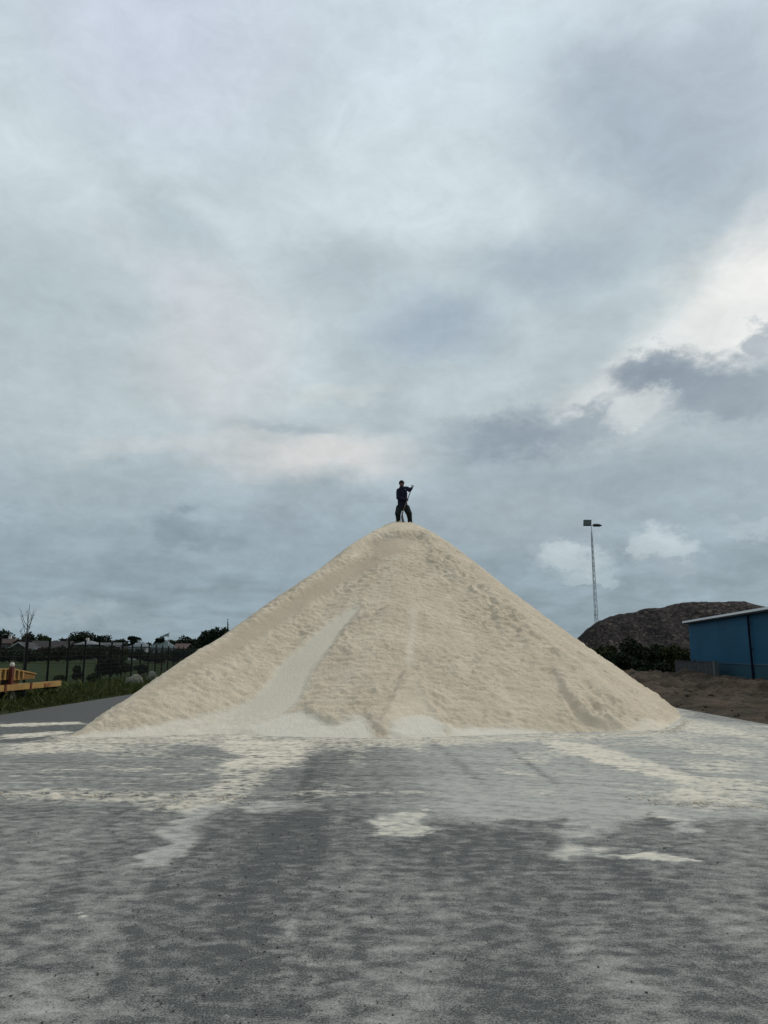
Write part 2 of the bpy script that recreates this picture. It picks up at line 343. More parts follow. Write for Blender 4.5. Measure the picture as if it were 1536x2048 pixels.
    saw = perlin(u / .30, v / .145, 41) ; sm = perlin(u / .16, v / .085, 51); sm2 = perlin(u / .09, v / .075, 52)
    amp = .5 + .8 * sstep(-.35, .5, fbm(X / 1.9, Y / 1.9, 61, 3)); edge = sstep(.0, .05, hn)
    h += crust * edge * (amp * (.044 * rid + .032 * saw + .022 * sm + .014 * sm2) + .05 * big)
    lump = np.maximum(0, fbm(X / .5 + .6 * wx, Y / .45, 81, 3) - .05)
    h += rg * (.17 * lump + .04 * saw)
    rr2 = np.hypot(X - AX, Y - AY); ang = np.arctan2(X - AX, -(Y - AY))
    h += crust * .045 * sstep(.1, 1.1, ang) * (1 - sstep(.85, 1, hn)) * (1 - np.abs(fbm(ang * 9 + .3 * wx, rr2 / 2.4, 91, 3)) * 2.5)
    h += .004 * perlin(X / .09, Y / .09, 99) * sstep(-.01, .02, h)
    # footprints and scuffs
    fp = [(1193, 1389), (1214, 1407), (1237, 1421), (1222, 1398), (1176, 1372), (1143, 1338), (1108, 1305), (1062, 1268), (1024, 1236), (986, 1204), (953, 1176), (920, 1148), (893, 1118), (1190, 1418), (1203, 1426), (1216, 1432), (1228, 1438), (1196, 1434), (1180, 1409)]
    for i, p in enumerate(fp):
        x, y = pile_pt(*p); x += random.uniform(-.05, .05); a = random.uniform(-.5, .5)
        dx = (X - x) * math.cos(a) + (Y - y) * math.sin(a); dy = -(X - x) * math.sin(a) + (Y - y) * math.cos(a)
        d = np.hypot(dx / .12, dy / .19); h += -.07 * np.exp(-d ** 4) + .035 * np.exp(-((d - 1.35) / .3) ** 2) * sstep(-.3, .3, -dy)
        crust *= 1 - .5 * np.exp(-d ** 2)
    # thin ragged toe
    h -= .035 + (.05 * fbm(X / .6, Y / .4, 13, 4, .6) * (1 - .5 * pow_) + .03 * perlin(X / .14, Y / .12, 14) * (1 - .85 * pow_)) * (1 - sstep(.03, .09, hn))
    h = np.maximum(h, -.12)
    n = len(xs); fs = grid_faces(n, len(ys)); V = np.stack([X, Y, h], -1).reshape(-1, 3)
    keep = (h.ravel()[fs] > -.03).any(1); fs = fs[keep]
    used = np.unique(fs); re = np.full(len(V), -1); re[used] = np.arange(len(used))
    o = mesh_obj('sand_pile', V[used], re[fs], None, None, True)
    attr(o, 'crust', crust.ravel()[used]); attr(o, 'powder', pow_.ravel()[used]); attr(o, 'shade_tone', shade_tone.ravel()[used]); attr(o, 'grey', grey.ravel()[used])
    def fn(nt, b):
        co = ocoord(nt); n1 = noi(nt, co, 1.3, 5, .6); n2 = noi(nt, co, 26, 5, .7); n3 = noi(nt, co, 7, 5, .65)
        c = mixc(nt, mrange(nt, n1, .32, .68), (.575, .488, .364, 1), (.665, .574, .438, 1))
        c = mixc(nt, mrange(nt, n3, .45, .75, 0, .45), c, (.50, .42, .315, 1))
        c = mixc(nt, mth(nt, 'MULTIPLY', getattr_(nt, 'shade_tone'), .7, clamp=True), c, (.43, .35, .26, 1))  # browner mix stands in for shade on the steep smooth faces
        c = mixc(nt, mth(nt, 'MULTIPLY', getattr_(nt, 'grey'), .85), c, (.62, .575, .465, 1)); c = mixc(nt, getattr_(nt, 'powder'), c, (.715, .665, .56, 1))
        c = mixc(nt, mrange(nt, n2, .35, .7, 0, .22), c, (.40, .33, .25, 1))
        plug(nt, b.inputs['Base Color'], c); b.inputs['Roughness'].default_value = .95; b.inputs['Specular IOR Level'].default_value = .1
        hh = mth(nt, 'ADD', mth(nt, 'MULTIPLY', n3, getattr_(nt, 'crust')), mth(nt, 'MULTIPLY', n2, .35)); bump(nt, b, hh, .9, .09)
    o.data.materials.append(mat('damp_sand_with_shade', fn))
    tag(o, 'huge conical heap of pale beige road salt with the digging worker on its top', 'sand pile')
    def surf(x, y): i = np.searchsorted(ys, y); j = np.searchsorted(xs, x); return float(h[i, j])
    return surf
PILE_Z = build_pile()

# ---------------------------------------------------------------- asphalt yard with drifted dust
def build_yard():
    xs = np.concatenate([np.arange(-10.35, 8.95, .04)])
    ys = [-25., -12, -4, 0, 2.6]
    while ys[-1] < 21: ys.append(ys[-1] + max(.018, .0042 * ys[-1]))
    while ys[-1] < 34: ys.append(ys[-1] + .25)
    ys += [40., 60, 90, 130]
    ys = np.array(ys); X, Y = np.meshgrid(xs, ys)
    wx, wy = fbm(X / 1.1, Y / .8, 101, 5, .6), fbm(X / 1.1, Y / .8, 111, 5, .6)
    hx, hy = fbm(X / .35, Y / .26, 102, 4, .65), fbm(X / .35, Y / .26, 112, 4, .65)
    Xw, Yw = X + .30 * wx + .22 * hx, Y + .26 * wy + .16 * hy
    sand = np.zeros_like(X); lump = np.zeros_like(X)
    def reg(px, soft): return sstep(-soft, soft, poly_sd(Xw, Yw, [gnd(*p) for p in px]))
    ripm = sstep(-.35, .35, fbm(X / 1.6, Y / 1.3, 125, 3))                # where the wind has rippled the dust
    dust = .27 + .17 * fbm(X / 1.5, Y / 1.3, 121, 3, .5) + .06 * fbm(X / .5, Y / .4, 122, 3)
    far = reg([(-900, 1606), (480, 1612), (560, 1622), (632, 1618), (642, 1604), (748, 1604), (742, 1640), (830, 1650), (880, 1640), (1060, 1640), (1150, 1674), (1240, 1660), (1290, 1640), (1410, 1640), (1536, 1636), (2600, 1640), (2600, 1380), (-900, 1380)], .10)
    right = sstep(-.8, 1.6, X + .6 * wx)
    lv = .48 + .42 * right + .20 * fbm(X / 1.6, Y / .55, 123, 4)
    mid = reg([(520, 1490), (800, 1485), (830, 1560), (780, 1610), (520, 1605)], .5); lv = lv * (1 - .22 * mid)
    lroad = reg([(-900, 1385), (330, 1385), (120, 1484), (-900, 1492)], .25); rroad = reg([(1380, 1436), (1536, 1452), (2600, 1510), (2600, 1390), (1380, 1400)], .4)
    lv = lv * (1 - .92 * lroad) * (1 - .45 * rroad); dust = dust * (1 - far) + far * lv
    dust = np.where((Y > 17) & (X < 0), dust - 1.3 * sstep(18.3, 20.5, Y), dust)
    # (outline in the photograph, softness, dust, crusted sand)
    D = [([(745, 1672), (760, 1632), (840, 1614), (880, 1664)], .05, .95, .35), ([(1265, 1612), (1325, 1612), (1405, 1668), (1360, 1674), (1330, 1660)], .05, 1.1, .12), ([(870, 1560), (1200, 1570), (1280, 1610), (1150, 1668), (900, 1636)], .3, 1.0, 0), ([(1300, 1622), (1345, 1640), (1330, 1668), (1280, 1640)], .06, .12, 0), ([(1000, 1640), (1150, 1640), (1150, 1662), (1000, 1652)], .06, .3, 0),
         ([(1095, 1718), (1120, 1700), (1150, 1680), (1190, 1690), (1225, 1690), (1245, 1716), (1180, 1712), (1150, 1724)], .10, 1.0, .28), ([(1238, 1704), (1300, 1704), (1378, 1720), (1360, 1728), (1270, 1716)], .03, 1.15, .42),
         ([(450, 1615), (560, 1604), (635, 1606), (635, 1620), (520, 1624)], .05, .8, .2), ([(283, 1730), (310, 1690), (340, 1640), (430, 1600), (480, 1598), (405, 1645), (390, 1690), (352, 1730)], .06, .98, .10),
         ([(560, 1750), (600, 1735), (680, 1728), (690, 1736), (600, 1748)], .05, .7, 0), ([(74, 1836), (90, 1833), (106, 1840), (90, 1844)], .010, 1.1, .5), ([(134, 1840), (146, 1837), (158, 1843), (146, 1846)], .010, 1.1, .5),
         ([(0, 1960), (60, 1945), (130, 1990), (220, 2010), (300, 2048), (0, 2048)], .15, .50, 0), ([(770, 1900), (830, 1870), (880, 1950), (900, 2048), (760, 2048)], .18, .46, 0), ([(1140, 1870), (1200, 1860), (1330, 1990), (1290, 2010), (1170, 1960)], .14, .52, 0), ([(1280, 1820), (1400, 1790), (1536, 1840), (1536, 1900), (1400, 1860)], .2, .5, 0),
         ([(0, 1640), (150, 1630), (200, 1720), (120, 1800), (0, 1790)], .35, .38, 0), ([(1420, 1640), (1536, 1640), (1536, 1800), (1440, 1780)], .3, .45, 0), ([(420, 1640), (700, 1620), (720, 1700), (560, 1800), (400, 1800)], .4, .19, 0), ([(880, 1660), (1080, 1660), (1090, 1740), (800, 1760), (780, 1690)], .2, .14, 0), ([(260, 1850), (420, 1800), (520, 1900), (560, 2048), (250, 2048)], .25, .17, 0), ([(900, 1960), (1100, 1960), (1100, 2048), (920, 2048)], .2, .1, 0)]
    for px, sf, d, q in D: k = reg(px, sf); dust = dust * (1 - k) + k * (d + .12 * fbm(X / .5, Y / .3, 131, 3)); sand = np.maximum(sand, q * k)
    Cc = [([(425, 1478), (640, 1480), (618, 1520), (560, 1540), (420, 1546), (470, 1515), (440, 1500)], .14, .85, .12), ([(470, 1545), (560, 1538), (500, 1590), (400, 1625), (320, 1618), (370, 1590)], .14, .55, .7),
          ([(0, 1583), (130, 1578), (300, 1585), (480, 1594), (480, 1610), (250, 1606), (0, 1600)], .06, .45, 1.), ([(120, 1478), (300, 1478), (240, 1504), (0, 1510), (0, 1490)], .2, .7, .3), ([(300, 1474), (500, 1474), (520, 1482), (330, 1484)], .2, .85, .4),
          ([(1075, 1480), (1180, 1486), (1310, 1528), (1405, 1560), (1390, 1578), (1230, 1534), (1100, 1502)], .08, .85, .0), ([(1370, 1552), (1536, 1562), (1536, 1614), (1290, 1602), (1340, 1572)], .14, .62, .6),
          ([(1270, 1592), (1400, 1598), (1536, 1610), (1536, 1622), (1400, 1606), (1290, 1604)], .05, .35, 1.), ([(1370, 1440), (1450, 1450), (1536, 1474), (1536, 1486), (1440, 1470), (1350, 1462)], .10, .7, 0), ([(1300, 1470), (1536, 1500), (1536, 1520), (1400, 1508), (1280, 1482)], .10, .5, 0),
          ([(1330, 1515), (1480, 1522), (1536, 1545), (1400, 1550)], .12, .55, 0), ([(640, 1478), (1100, 1470), (1080, 1486), (640, 1490)], .2, .65, .1), ([(0, 1448), (90, 1446), (165, 1443), (165, 1449), (0, 1455)], .10, .85, 0), ([(0, 1470), (80, 1466), (130, 1462), (160, 1466), (0, 1480)], .12, .85, 0),
          ([(390, 1536), (470, 1540), (480, 1558), (420, 1548)], .05, .65, .1), ([(960, 1535), (1080, 1548), (1090, 1556), (1000, 1548)], .06, .6, 0), ([(690, 1500), (730, 1495), (718, 1535), (690, 1525)], .08, .55, 0), ([(1040, 1512), (1110, 1520), (1110, 1528), (1040, 1524)], .05, .5, 0),
          ([(770, 1484), (800, 1484), (880, 1505), (850, 1504)], .05, .6, 0), ([(610, 1560), (730, 1568), (620, 1590)], .2, .3, .5), ([(500, 1500), (650, 1500), (560, 1545), (480, 1540)], .2, .5, .3), ([(430, 1462), (525, 1462), (520, 1484), (430, 1484)], .1, .7, 1.), ([(240, 1535), (330, 1532), (300, 1542), (220, 1544)], .06, .5, 0)]
    Cc.append(([(100, 1470), (300, 1466), (600, 1474), (900, 1474), (1260, 1464), (1365, 1436), (1400, 1440), (1330, 1474), (1100, 1484), (800, 1496), (560, 1492), (300, 1490), (90, 1492)], .22, .62, .25))
    for px, sf, q, l in Cc: k = reg(px, sf * 1.8) * (.72 + .5 * hx); sand = np.maximum(sand, q * k); lump = np.maximum(lump, l * k)
    # thin wind and tyre streaks, running away to the lower right on the right, level on the left
    a = R(-24); U = X * math.cos(a) + Y * math.sin(a); Vv = -X * math.sin(a) + Y * math.cos(a)
    stk = fbm(U / 2.4, Vv / .20, 141, 4, .6) * right + fbm(X / 1.9, Y / .26, 151, 4, .6) * (1 - right)
    farz = far * (1 - sstep(21, 24, Y)) * (1 - .85 * lroad)
    dust += farz * .50 * stk; sand = np.maximum(sand, farz * .50 * sstep(.10, .45, stk) * sstep(-.2, .35, fbm(X / 2.5, Y / 1.6, 161, 3))) * (1 - .35 * farz * sstep(0, .4, -stk))
    near = 1 - far
    rip = fbm(X / .20 + .8 * wx, (Y + .13 * X) / .105 + 1.0 * wy, 171, 2, .45)
    dust += near * ((.12 + .30 * ripm) * rip + .05 * hx)
    for pl, wd, am in (([(225, 2048), (265, 1860), (325, 1765), (400, 1690), (480, 1622)], .05, .22), ([(420, 2048), (470, 1810), (555, 1660), (640, 1545), (720, 1490)], .20, .14), ([(590, 1800), (640, 1690), (612, 1560), (640, 1500)], .10, .22), ([(500, 1760), (600, 1880), (650, 2048)], .03, -.25), ([(1010, 1490), (1060, 1530), (1130, 1580)], .06, .4), ([(860, 1480), (960, 1560), (1010, 1600)], .08, .25), ([(560, 2048), (590, 1850), (640, 1750)], .03, -.18), ([(1536, 1990), (1300, 1780), (1180, 1690)], .12, .2), ([(1400, 2048), (1190, 1800), (1100, 1700)], .14, .2), ([(0, 1900), (160, 1760), (300, 1660)], .15, .16)):
        sd, tt = line_sd(X + .06 * wx, Y, [gnd(*p) for p in pl]); tr = np.exp(-(sd / wd) ** 2) * sstep(0, .15, tt) * (1 - sstep(.8, 1, tt)); dust -= am * tr * (1 + .6 * np.sin(np.hypot(X, Y) * 2 * math.pi / .11 + 2 * sd / wd)); sand *= 1 - .5 * tr * (am > .1)
    for pl, wd, am in (([(500, 2300), (520, 1850), (580, 1680), (640, 1560)], .26, -.05), ([(820, 2300), (800, 1850), (770, 1690)], .22, .13), ([(1080, 2300), (1010, 1850), (930, 1680), (880, 1600)], .20, -.13), ([(1420, 2300), (1270, 1950), (1160, 1760), (1080, 1660)], .20, .15), ([(1640, 2300), (1400, 1960), (1260, 1760), (1160, 1660)], .18, -.11), ([(-120, 2300), (60, 1980), (220, 1800), (330, 1690)], .26, .13), ([(180, 2300), (300, 1950), (390, 1760)], .14, -.07), ([(680, 2300), (680, 1900), (690, 1700)], .07, .10), ([(940, 2300), (890, 1900), (830, 1700)], .05, .12), ([(620, 2300), (628, 1900), (650, 1720), (690, 1600)], .04, .12)):
        sd, tt = line_sd(X + .10 * wx + .03 * hx, Y, [gnd(*p) for p in pl]); tr = np.exp(-(sd / wd) ** 4) * (1 - sstep(.8, 1, tt)); cc = np.sin(np.hypot(X, Y) * 2 * math.pi / .16 + 1.4 * np.abs(sd) / wd); dust += .6 * am * tr * (1 + .8 * cc * sstep(-.3, .3, wy))
    sand = np.maximum(sand, farz * (1 - .7 * rroad) * .30 * sstep(.05, .55, fbm(X / 1.6, Y / .8, 166, 4) + .40 * sstep(11, 16, Y)))
    for x0, x1, wd, am in ((-.62, -1.1, .28, .12), (-.05, .35, .16, .08), (.9, 1.6, .22, .08), (-2.2, -3.4, .25, -.08)):      # wheel tracks
        c = x0 + (x1 - x0) * (Y - 3.5) / 6; dust -= am * np.exp(-((X + .1 * wx - c) / wd) ** 2) * near
    dust = np.clip(dust, -.3, 1.2); sand = np.clip(sand, 0, 1)
    lm = np.maximum(0, fbm(X / .26 + .4 * wx, Y / .10, 181, 4, .6)) * sstep(-.1, .35, fbm(X / .8, Y / .5, 183, 3)) * 1.4 + .3 * np.maximum(0, 1 - 3 * np.abs(fbm(X / .7, Y / .16, 182, 2)))
    z = .012 * sand * (1 + fbm(X / .25, Y / .2, 191, 3)) + .10 * lump * lm + near * .004 * rip + .0025 * fbm(X / .06, Y / .05, 195, 2) * (Y < 20)
    sand = np.clip(sand + .35 * lump * sstep(.1, .5, lm), 0, 1)
    o = mesh_obj('asphalt_yard', np.stack([X, Y, z], -1).reshape(-1, 3), grid_faces(len(xs), len(ys)), None, None, True)
    attr(o, 'dust', dust); attr(o, 'sand', sand); attr(o, 'lump', lump)
    def fn(nt, b):
        co = ocoord(nt); mp = nd(nt, 'ShaderNodeMapping'); nt.links.new(co, mp.inputs[0]); mp.inputs['Scale'].default_value = (1, 1.45, 1); mp.inputs['Rotation'].default_value = (0, 0, R(6)); an = mp.outputs[0]
        agg = noi(nt, co, 95, 3, .7); agg2 = noi(nt, co, 33, 4, .7); rp = noi(nt, an, 6.5, 3, .5, .3); rp2 = noi(nt, an, 11, 5, .65)
        vor = nd(nt, 'ShaderNodeTexVoronoi'); nt.links.new(co, vor.inputs['Vector']); vor.inputs['Scale'].default_value = 70
        c = mixc(nt, mrange(nt, agg, .35, .68), (.045, .0475, .046, 1), (.110, .115, .110, 1)); c = mixc(nt, mrange(nt, agg2, .56, .72, 0, .7), c, (.045, .047, .05, 1))
        c = mixc(nt, mrange(nt, noi(nt, co, 150, 2, .6), .62, .72, 0, .5), c, (.26, .27, .27, 1))
        dd = mth(nt, 'ADD', getattr_(nt, 'dust'), mth(nt, 'ADD', mrange(nt, rp, .3, .7, -.30, .30, 'LINEAR'), mrange(nt, rp2, .3, .7, -.14, .14, 'LINEAR')))
        dd = mth(nt, 'ADD', dd, mth(nt, 'ADD', mrange(nt, agg, .3, .7, -.34, .34, 'LINEAR'), mrange(nt, agg2, .3, .7, -.22, .22, 'LINEAR')))
        c = mixc(nt, mrange(nt, dd, .0, 1.15, 0, .95, 'LINEAR'), c, (.395, .392, .352, 1))
        sa = getattr_(nt, 'sand'); s = mth(nt, 'ADD', mrange(nt, rp, .3, .7, -.24, .24, 'LINEAR'), mrange(nt, rp2, .3, .7, -.22, .22, 'LINEAR'))
        s = mth(nt, 'ADD', sa, mth(nt, 'MULTIPLY', s, mth(nt, 'MULTIPLY', sa, 3., clamp=True)))
        c = mixc(nt, mrange(nt, s, .14, .72, 0, .97, 'LINEAR'), c, (.63, .575, .465, 1))
        c = mixc(nt, mth(nt, 'MULTIPLY', getattr_(nt, 'lump'), mrange(nt, rp2, .5, .68, 0, .45)), c, (.30, .25, .19, 1))
        plug(nt, b.inputs['Base Color'], c); b.inputs['Roughness'].default_value = .92; b.inputs['Specular IOR Level'].default_value = .18
        hh = mth(nt, 'ADD', mth(nt, 'MULTIPLY', agg, .35), mth(nt, 'ADD', mth(nt, 'MULTIPLY', agg2, .3), mth(nt, 'MULTIPLY', rp2, .7))); bump(nt, b, hh, .55, .02)
    o.data.materials.append(mat('dusty_asphalt', fn)); tag(o, kind='structure')
build_yard()

# ---------------------------------------------------------------- bare earth on the right
def build_dirt():
    xs = np.arange(7.2, 44, .12); ys = np.concatenate([np.arange(8, 30, .12), np.arange(30, 60, .2), np.arange(60, 130, 1.)]); X, Y = np.meshgrid(xs, ys)
    ed = 8.75 + .35 * fbm(X / 2, Y / 2, 201, 4); t = X - ed
    h = -.06 + .10 * sstep(-.4, 1.6, t) + .05 * fbm(X / 1.2, Y / 1.2, 211, 4) * sstep(0, 1, t)
    ang = R(-20); V = -X * math.sin(ang) + Y * math.cos(ang)
    h += .11 * sstep(0, 1.5, t) * (1 - np.abs(fbm(X / 3.5, V / .6, 215, 3)) * 2.4) * (1 - sstep(28, 34, Y)) + .10 * sstep(.2, 1.5, t) * np.maximum(0, fbm(X / .55, Y / .4, 216, 4))
    bank = sstep(25.5, 30, Y + .25 * (X - 12)) * sstep(.6, 3.5, t)
    h += bank * (.06 + .55 * np.maximum(0, fbm(X / 2.0, Y / 2.4, 221, 4) + .1) + .42 * np.maximum(0, fbm(X / .8, Y / .9, 225, 3)))
    for px, py, r, a in ((1460, 1376, .9, .22), (1505, 1392, 1.2, .2), (1370, 1362, 1.4, .35), (1310, 1345, 1.6, .3), (1330, 1385, 1.1, .18), (1440, 1390, .8, .2)):
        x, y = gnd(px, py); h += a * np.exp(-((X - x) ** 2 + (Y - y) ** 2) / r ** 2) * (1 + .6 * fbm(X / .5, Y / .5, 231, 3))
    h = np.where(t < -.6, -.3, h)
    o = mesh_obj('dirt_ground', np.stack([X, Y, h], -1).reshape(-1, 3), grid_faces(len(xs), len(ys)), None, None, True)
    def fn(nt, b):
        co = ocoord(nt); n = noi(nt, co, .7, 6, .65); n2 = noi(nt, co, 5, 6, .7)
        c = mixc(nt, mrange(nt, n, .35, .65), (.036, .028, .020, 1), (.085, .064, .046, 1)); c = mixc(nt, mrange(nt, n2, .45, .7, 0, .8), c, (.018, .014, .011, 1))
        c = mixc(nt, mrange(nt, noi(nt, co, 1.6, 4, .6), .6, .72, 0, .55), c, (.05, .052, .028, 1))
        c = mixc(nt, mrange(nt, noi(nt, co, 2.3, 3, .6), .70, .76, 0, .6), c, (.24, .22, .18, 1))
        plug(nt, b.inputs['Base Color'], c); b.inputs['Roughness'].default_value = .95; b.inputs['Specular IOR Level'].default_value = .1; bump(nt, b, n2, .9, .08)
    o.data.materials.append(mat('bare_earth', fn)); tag(o, kind='structure')
build_dirt()

def build_crumbs():
    r = np.random.default_rng(55); ic = bmesh.new(); bmesh.ops.create_icosphere(ic, subdivisions=1, radius=1); iv = np.array([v.co[:] for v in ic.verts]); fi = np.array([[v.index for v in f.verts] for f in ic.faces]); ic.free()
    def scatter(name, spots, m, label, cat):
        V, Fc = [], []
        for x, y, z, q in spots:
            k = len(V) * len(iv); sc = q * (1 + .35 * r.normal(size=3)).clip(.5, 1.6); V.append(iv * (1 + .18 * r.normal(size=(len(iv), 1))) * sc * (1, 1, .7) + (x, y, z)); Fc.append(fi + k)
        o = mesh_obj(name, np.concatenate(V), np.concatenate(Fc), m); tag(o, label, cat, kind='stuff')
    sp = []
    toe = [gnd(*p) for p in ((120, 1482), (300, 1480), (430, 1476), (600, 1482), (760, 1482), (900, 1480), (1100, 1472), (1260, 1468), (1345, 1460), (1372, 1440))]
    for i in range(2600):
        k = r.integers(0, len(toe) - 1); f = r.random(); x = toe[k][0] * (1 - f) + toe[k + 1][0] * f; y = toe[k][1] * (1 - f) + toe[k + 1][1] * f - abs(r.normal()) * .22; sp.append((x, y, .008, .005 + .009 * r.random() ** 3))
    for a, b, n in (((0, 1590), (480, 1602), 420), ((1280, 1600), (1536, 1614), 300), ((430, 1470), (525, 1476), 260), ((500, 1466), (700, 1474), 200), ((900, 1470), (960, 1480), 120), ((330, 1612), (480, 1600), 200)):
        a, b = gnd(*a), gnd(*b)
        for i in range(n): f = r.random(); sp.append((a[0] + (b[0] - a[0]) * f + .08 * r.normal(), a[1] + (b[1] - a[1]) * f + .13 * r.normal(), .008, .005 + .012 * r.random() ** 4))
    scatter('salt_crumbs', sp, simple('crumb_salt', (.58, .50, .39), (.46, .39, .29), 9, .95), 'crumbs of pale salt scattered along the foot of the heap', 'salt crumbs')
    sp = []
    for i in range(1600):
        f = r.random(); y = 3.4 + 4.5 * r.random() ** 1.3; x = (-.95 + .08 * (y - 3.5)) + .45 * r.normal() if f < .6 else r.uniform(-.75, .75) * y * .6; sp.append((x, y, .004, .0022 + .0045 * r.random() ** 4))
    gr = []
    for i in range(2600):
        y = 17 + 30 * r.random() ** .8; x = 8.9 + 14 * r.random(); q = .015 + .055 * r.random() ** 4 + (.07 * r.random() ** 3 if y > 26 else 0)
        gr.append((x, y, .05 + (.12 if y > 27 else 0) + q * .3, q))
    scatter('dirt_clods', gr, simple('clod_earth', (.075, .058, .042), (.03, .024, .019), 6, .95), 'clods of brown earth strewn over the bare ground before the blue hall', 'earth clods')
    scatter('grit', sp, simple('dark_grit', (.04, .038, .035), (.10, .095, .085), 30, .9), 'loose dark grit lying on the asphalt in the foreground', 'grit')
build_crumbs()

# ---------------------------------------------------------------- dark spoil heap
def build_heap():
    Y0 = 104.
    prof = [(1120, 1330), (1157, 1276), (1175, 1259), (1195, 1245), (1220, 1236), (1240, 1230), (1272, 1226), (1290, 1219), (1322, 1218), (1345, 1211), (1365, 1207), (1400, 1206), (1440, 1207), (1460, 1205), (1490, 1205), (1515, 1212), (1536, 1217), (1600, 1228), (1680, 1262), (1740, 1300), (1780, 1340)]
    P = [at(x, y, Y0) for x, y in prof]; xs = np.arange(P[0].x - 3, P[-1].x + 3, .16); ys = np.arange(Y0 - 15, Y0 + 15, .18)
    X, Y = np.meshgrid(xs, ys); rd = np.interp(X, [p.x for p in P], [p.z for p in P])
    k = np.abs(Y - Y0 - 1.2 * fbm(X / 6, Y / 50, 301, 2)); h = rd + .35 - .68 * (np.sqrt(k * k + .8) - .6)
    h += (.55 * fbm(X / 3.2, Y / 3.2, 311, 4) + .30 * fbm(X / .8, Y / .8, 315, 4, .65)) * sstep(.3, 2.2, k) + .1 * fbm(X / .6, Y / .6, 317, 2)
    h = np.maximum(h, -.4)
    o = mesh_obj('spoil_heap', np.stack([X, Y, h], -1).reshape(-1, 3), grid_faces(len(xs), len(ys)), None, None, False)
    def fn(nt, b):
        co = ocoord(nt); v = nd(nt, 'ShaderNodeTexVoronoi'); nt.links.new(co, v.inputs['Vector']); v.inputs['Scale'].default_value = 3.2
        sp = nd(nt, 'ShaderNodeSeparateColor'); nt.links.new(v.outputs['Color'], sp.inputs[0])
        c = ramp(nt, sp.outputs[0], [(0, (.010, .0095, .010, 1)), (.35, (.024, .020, .019, 1)), (.7, (.040, .032, .029, 1)), (.92, (.06, .05, .043, 1)), (1, (.11, .092, .075, 1))])
        c = mixc(nt, mrange(nt, noi(nt, co, .22, 5, .6), .4, .65, 0, .7), c, (.022, .0195, .020, 1))
        plug(nt, b.inputs['Base Color'], c); b.inputs['Roughness'].default_value = .95; b.inputs['Specular IOR Level'].default_value = .1; bump(nt, b, v.outputs['Distance'], .4, .12)
    o.data.materials.append(mat('dark_rubble', fn)); tag(o, 'long dark brown heap of rubble rising behind the blue building', 'spoil heap')
build_heap()

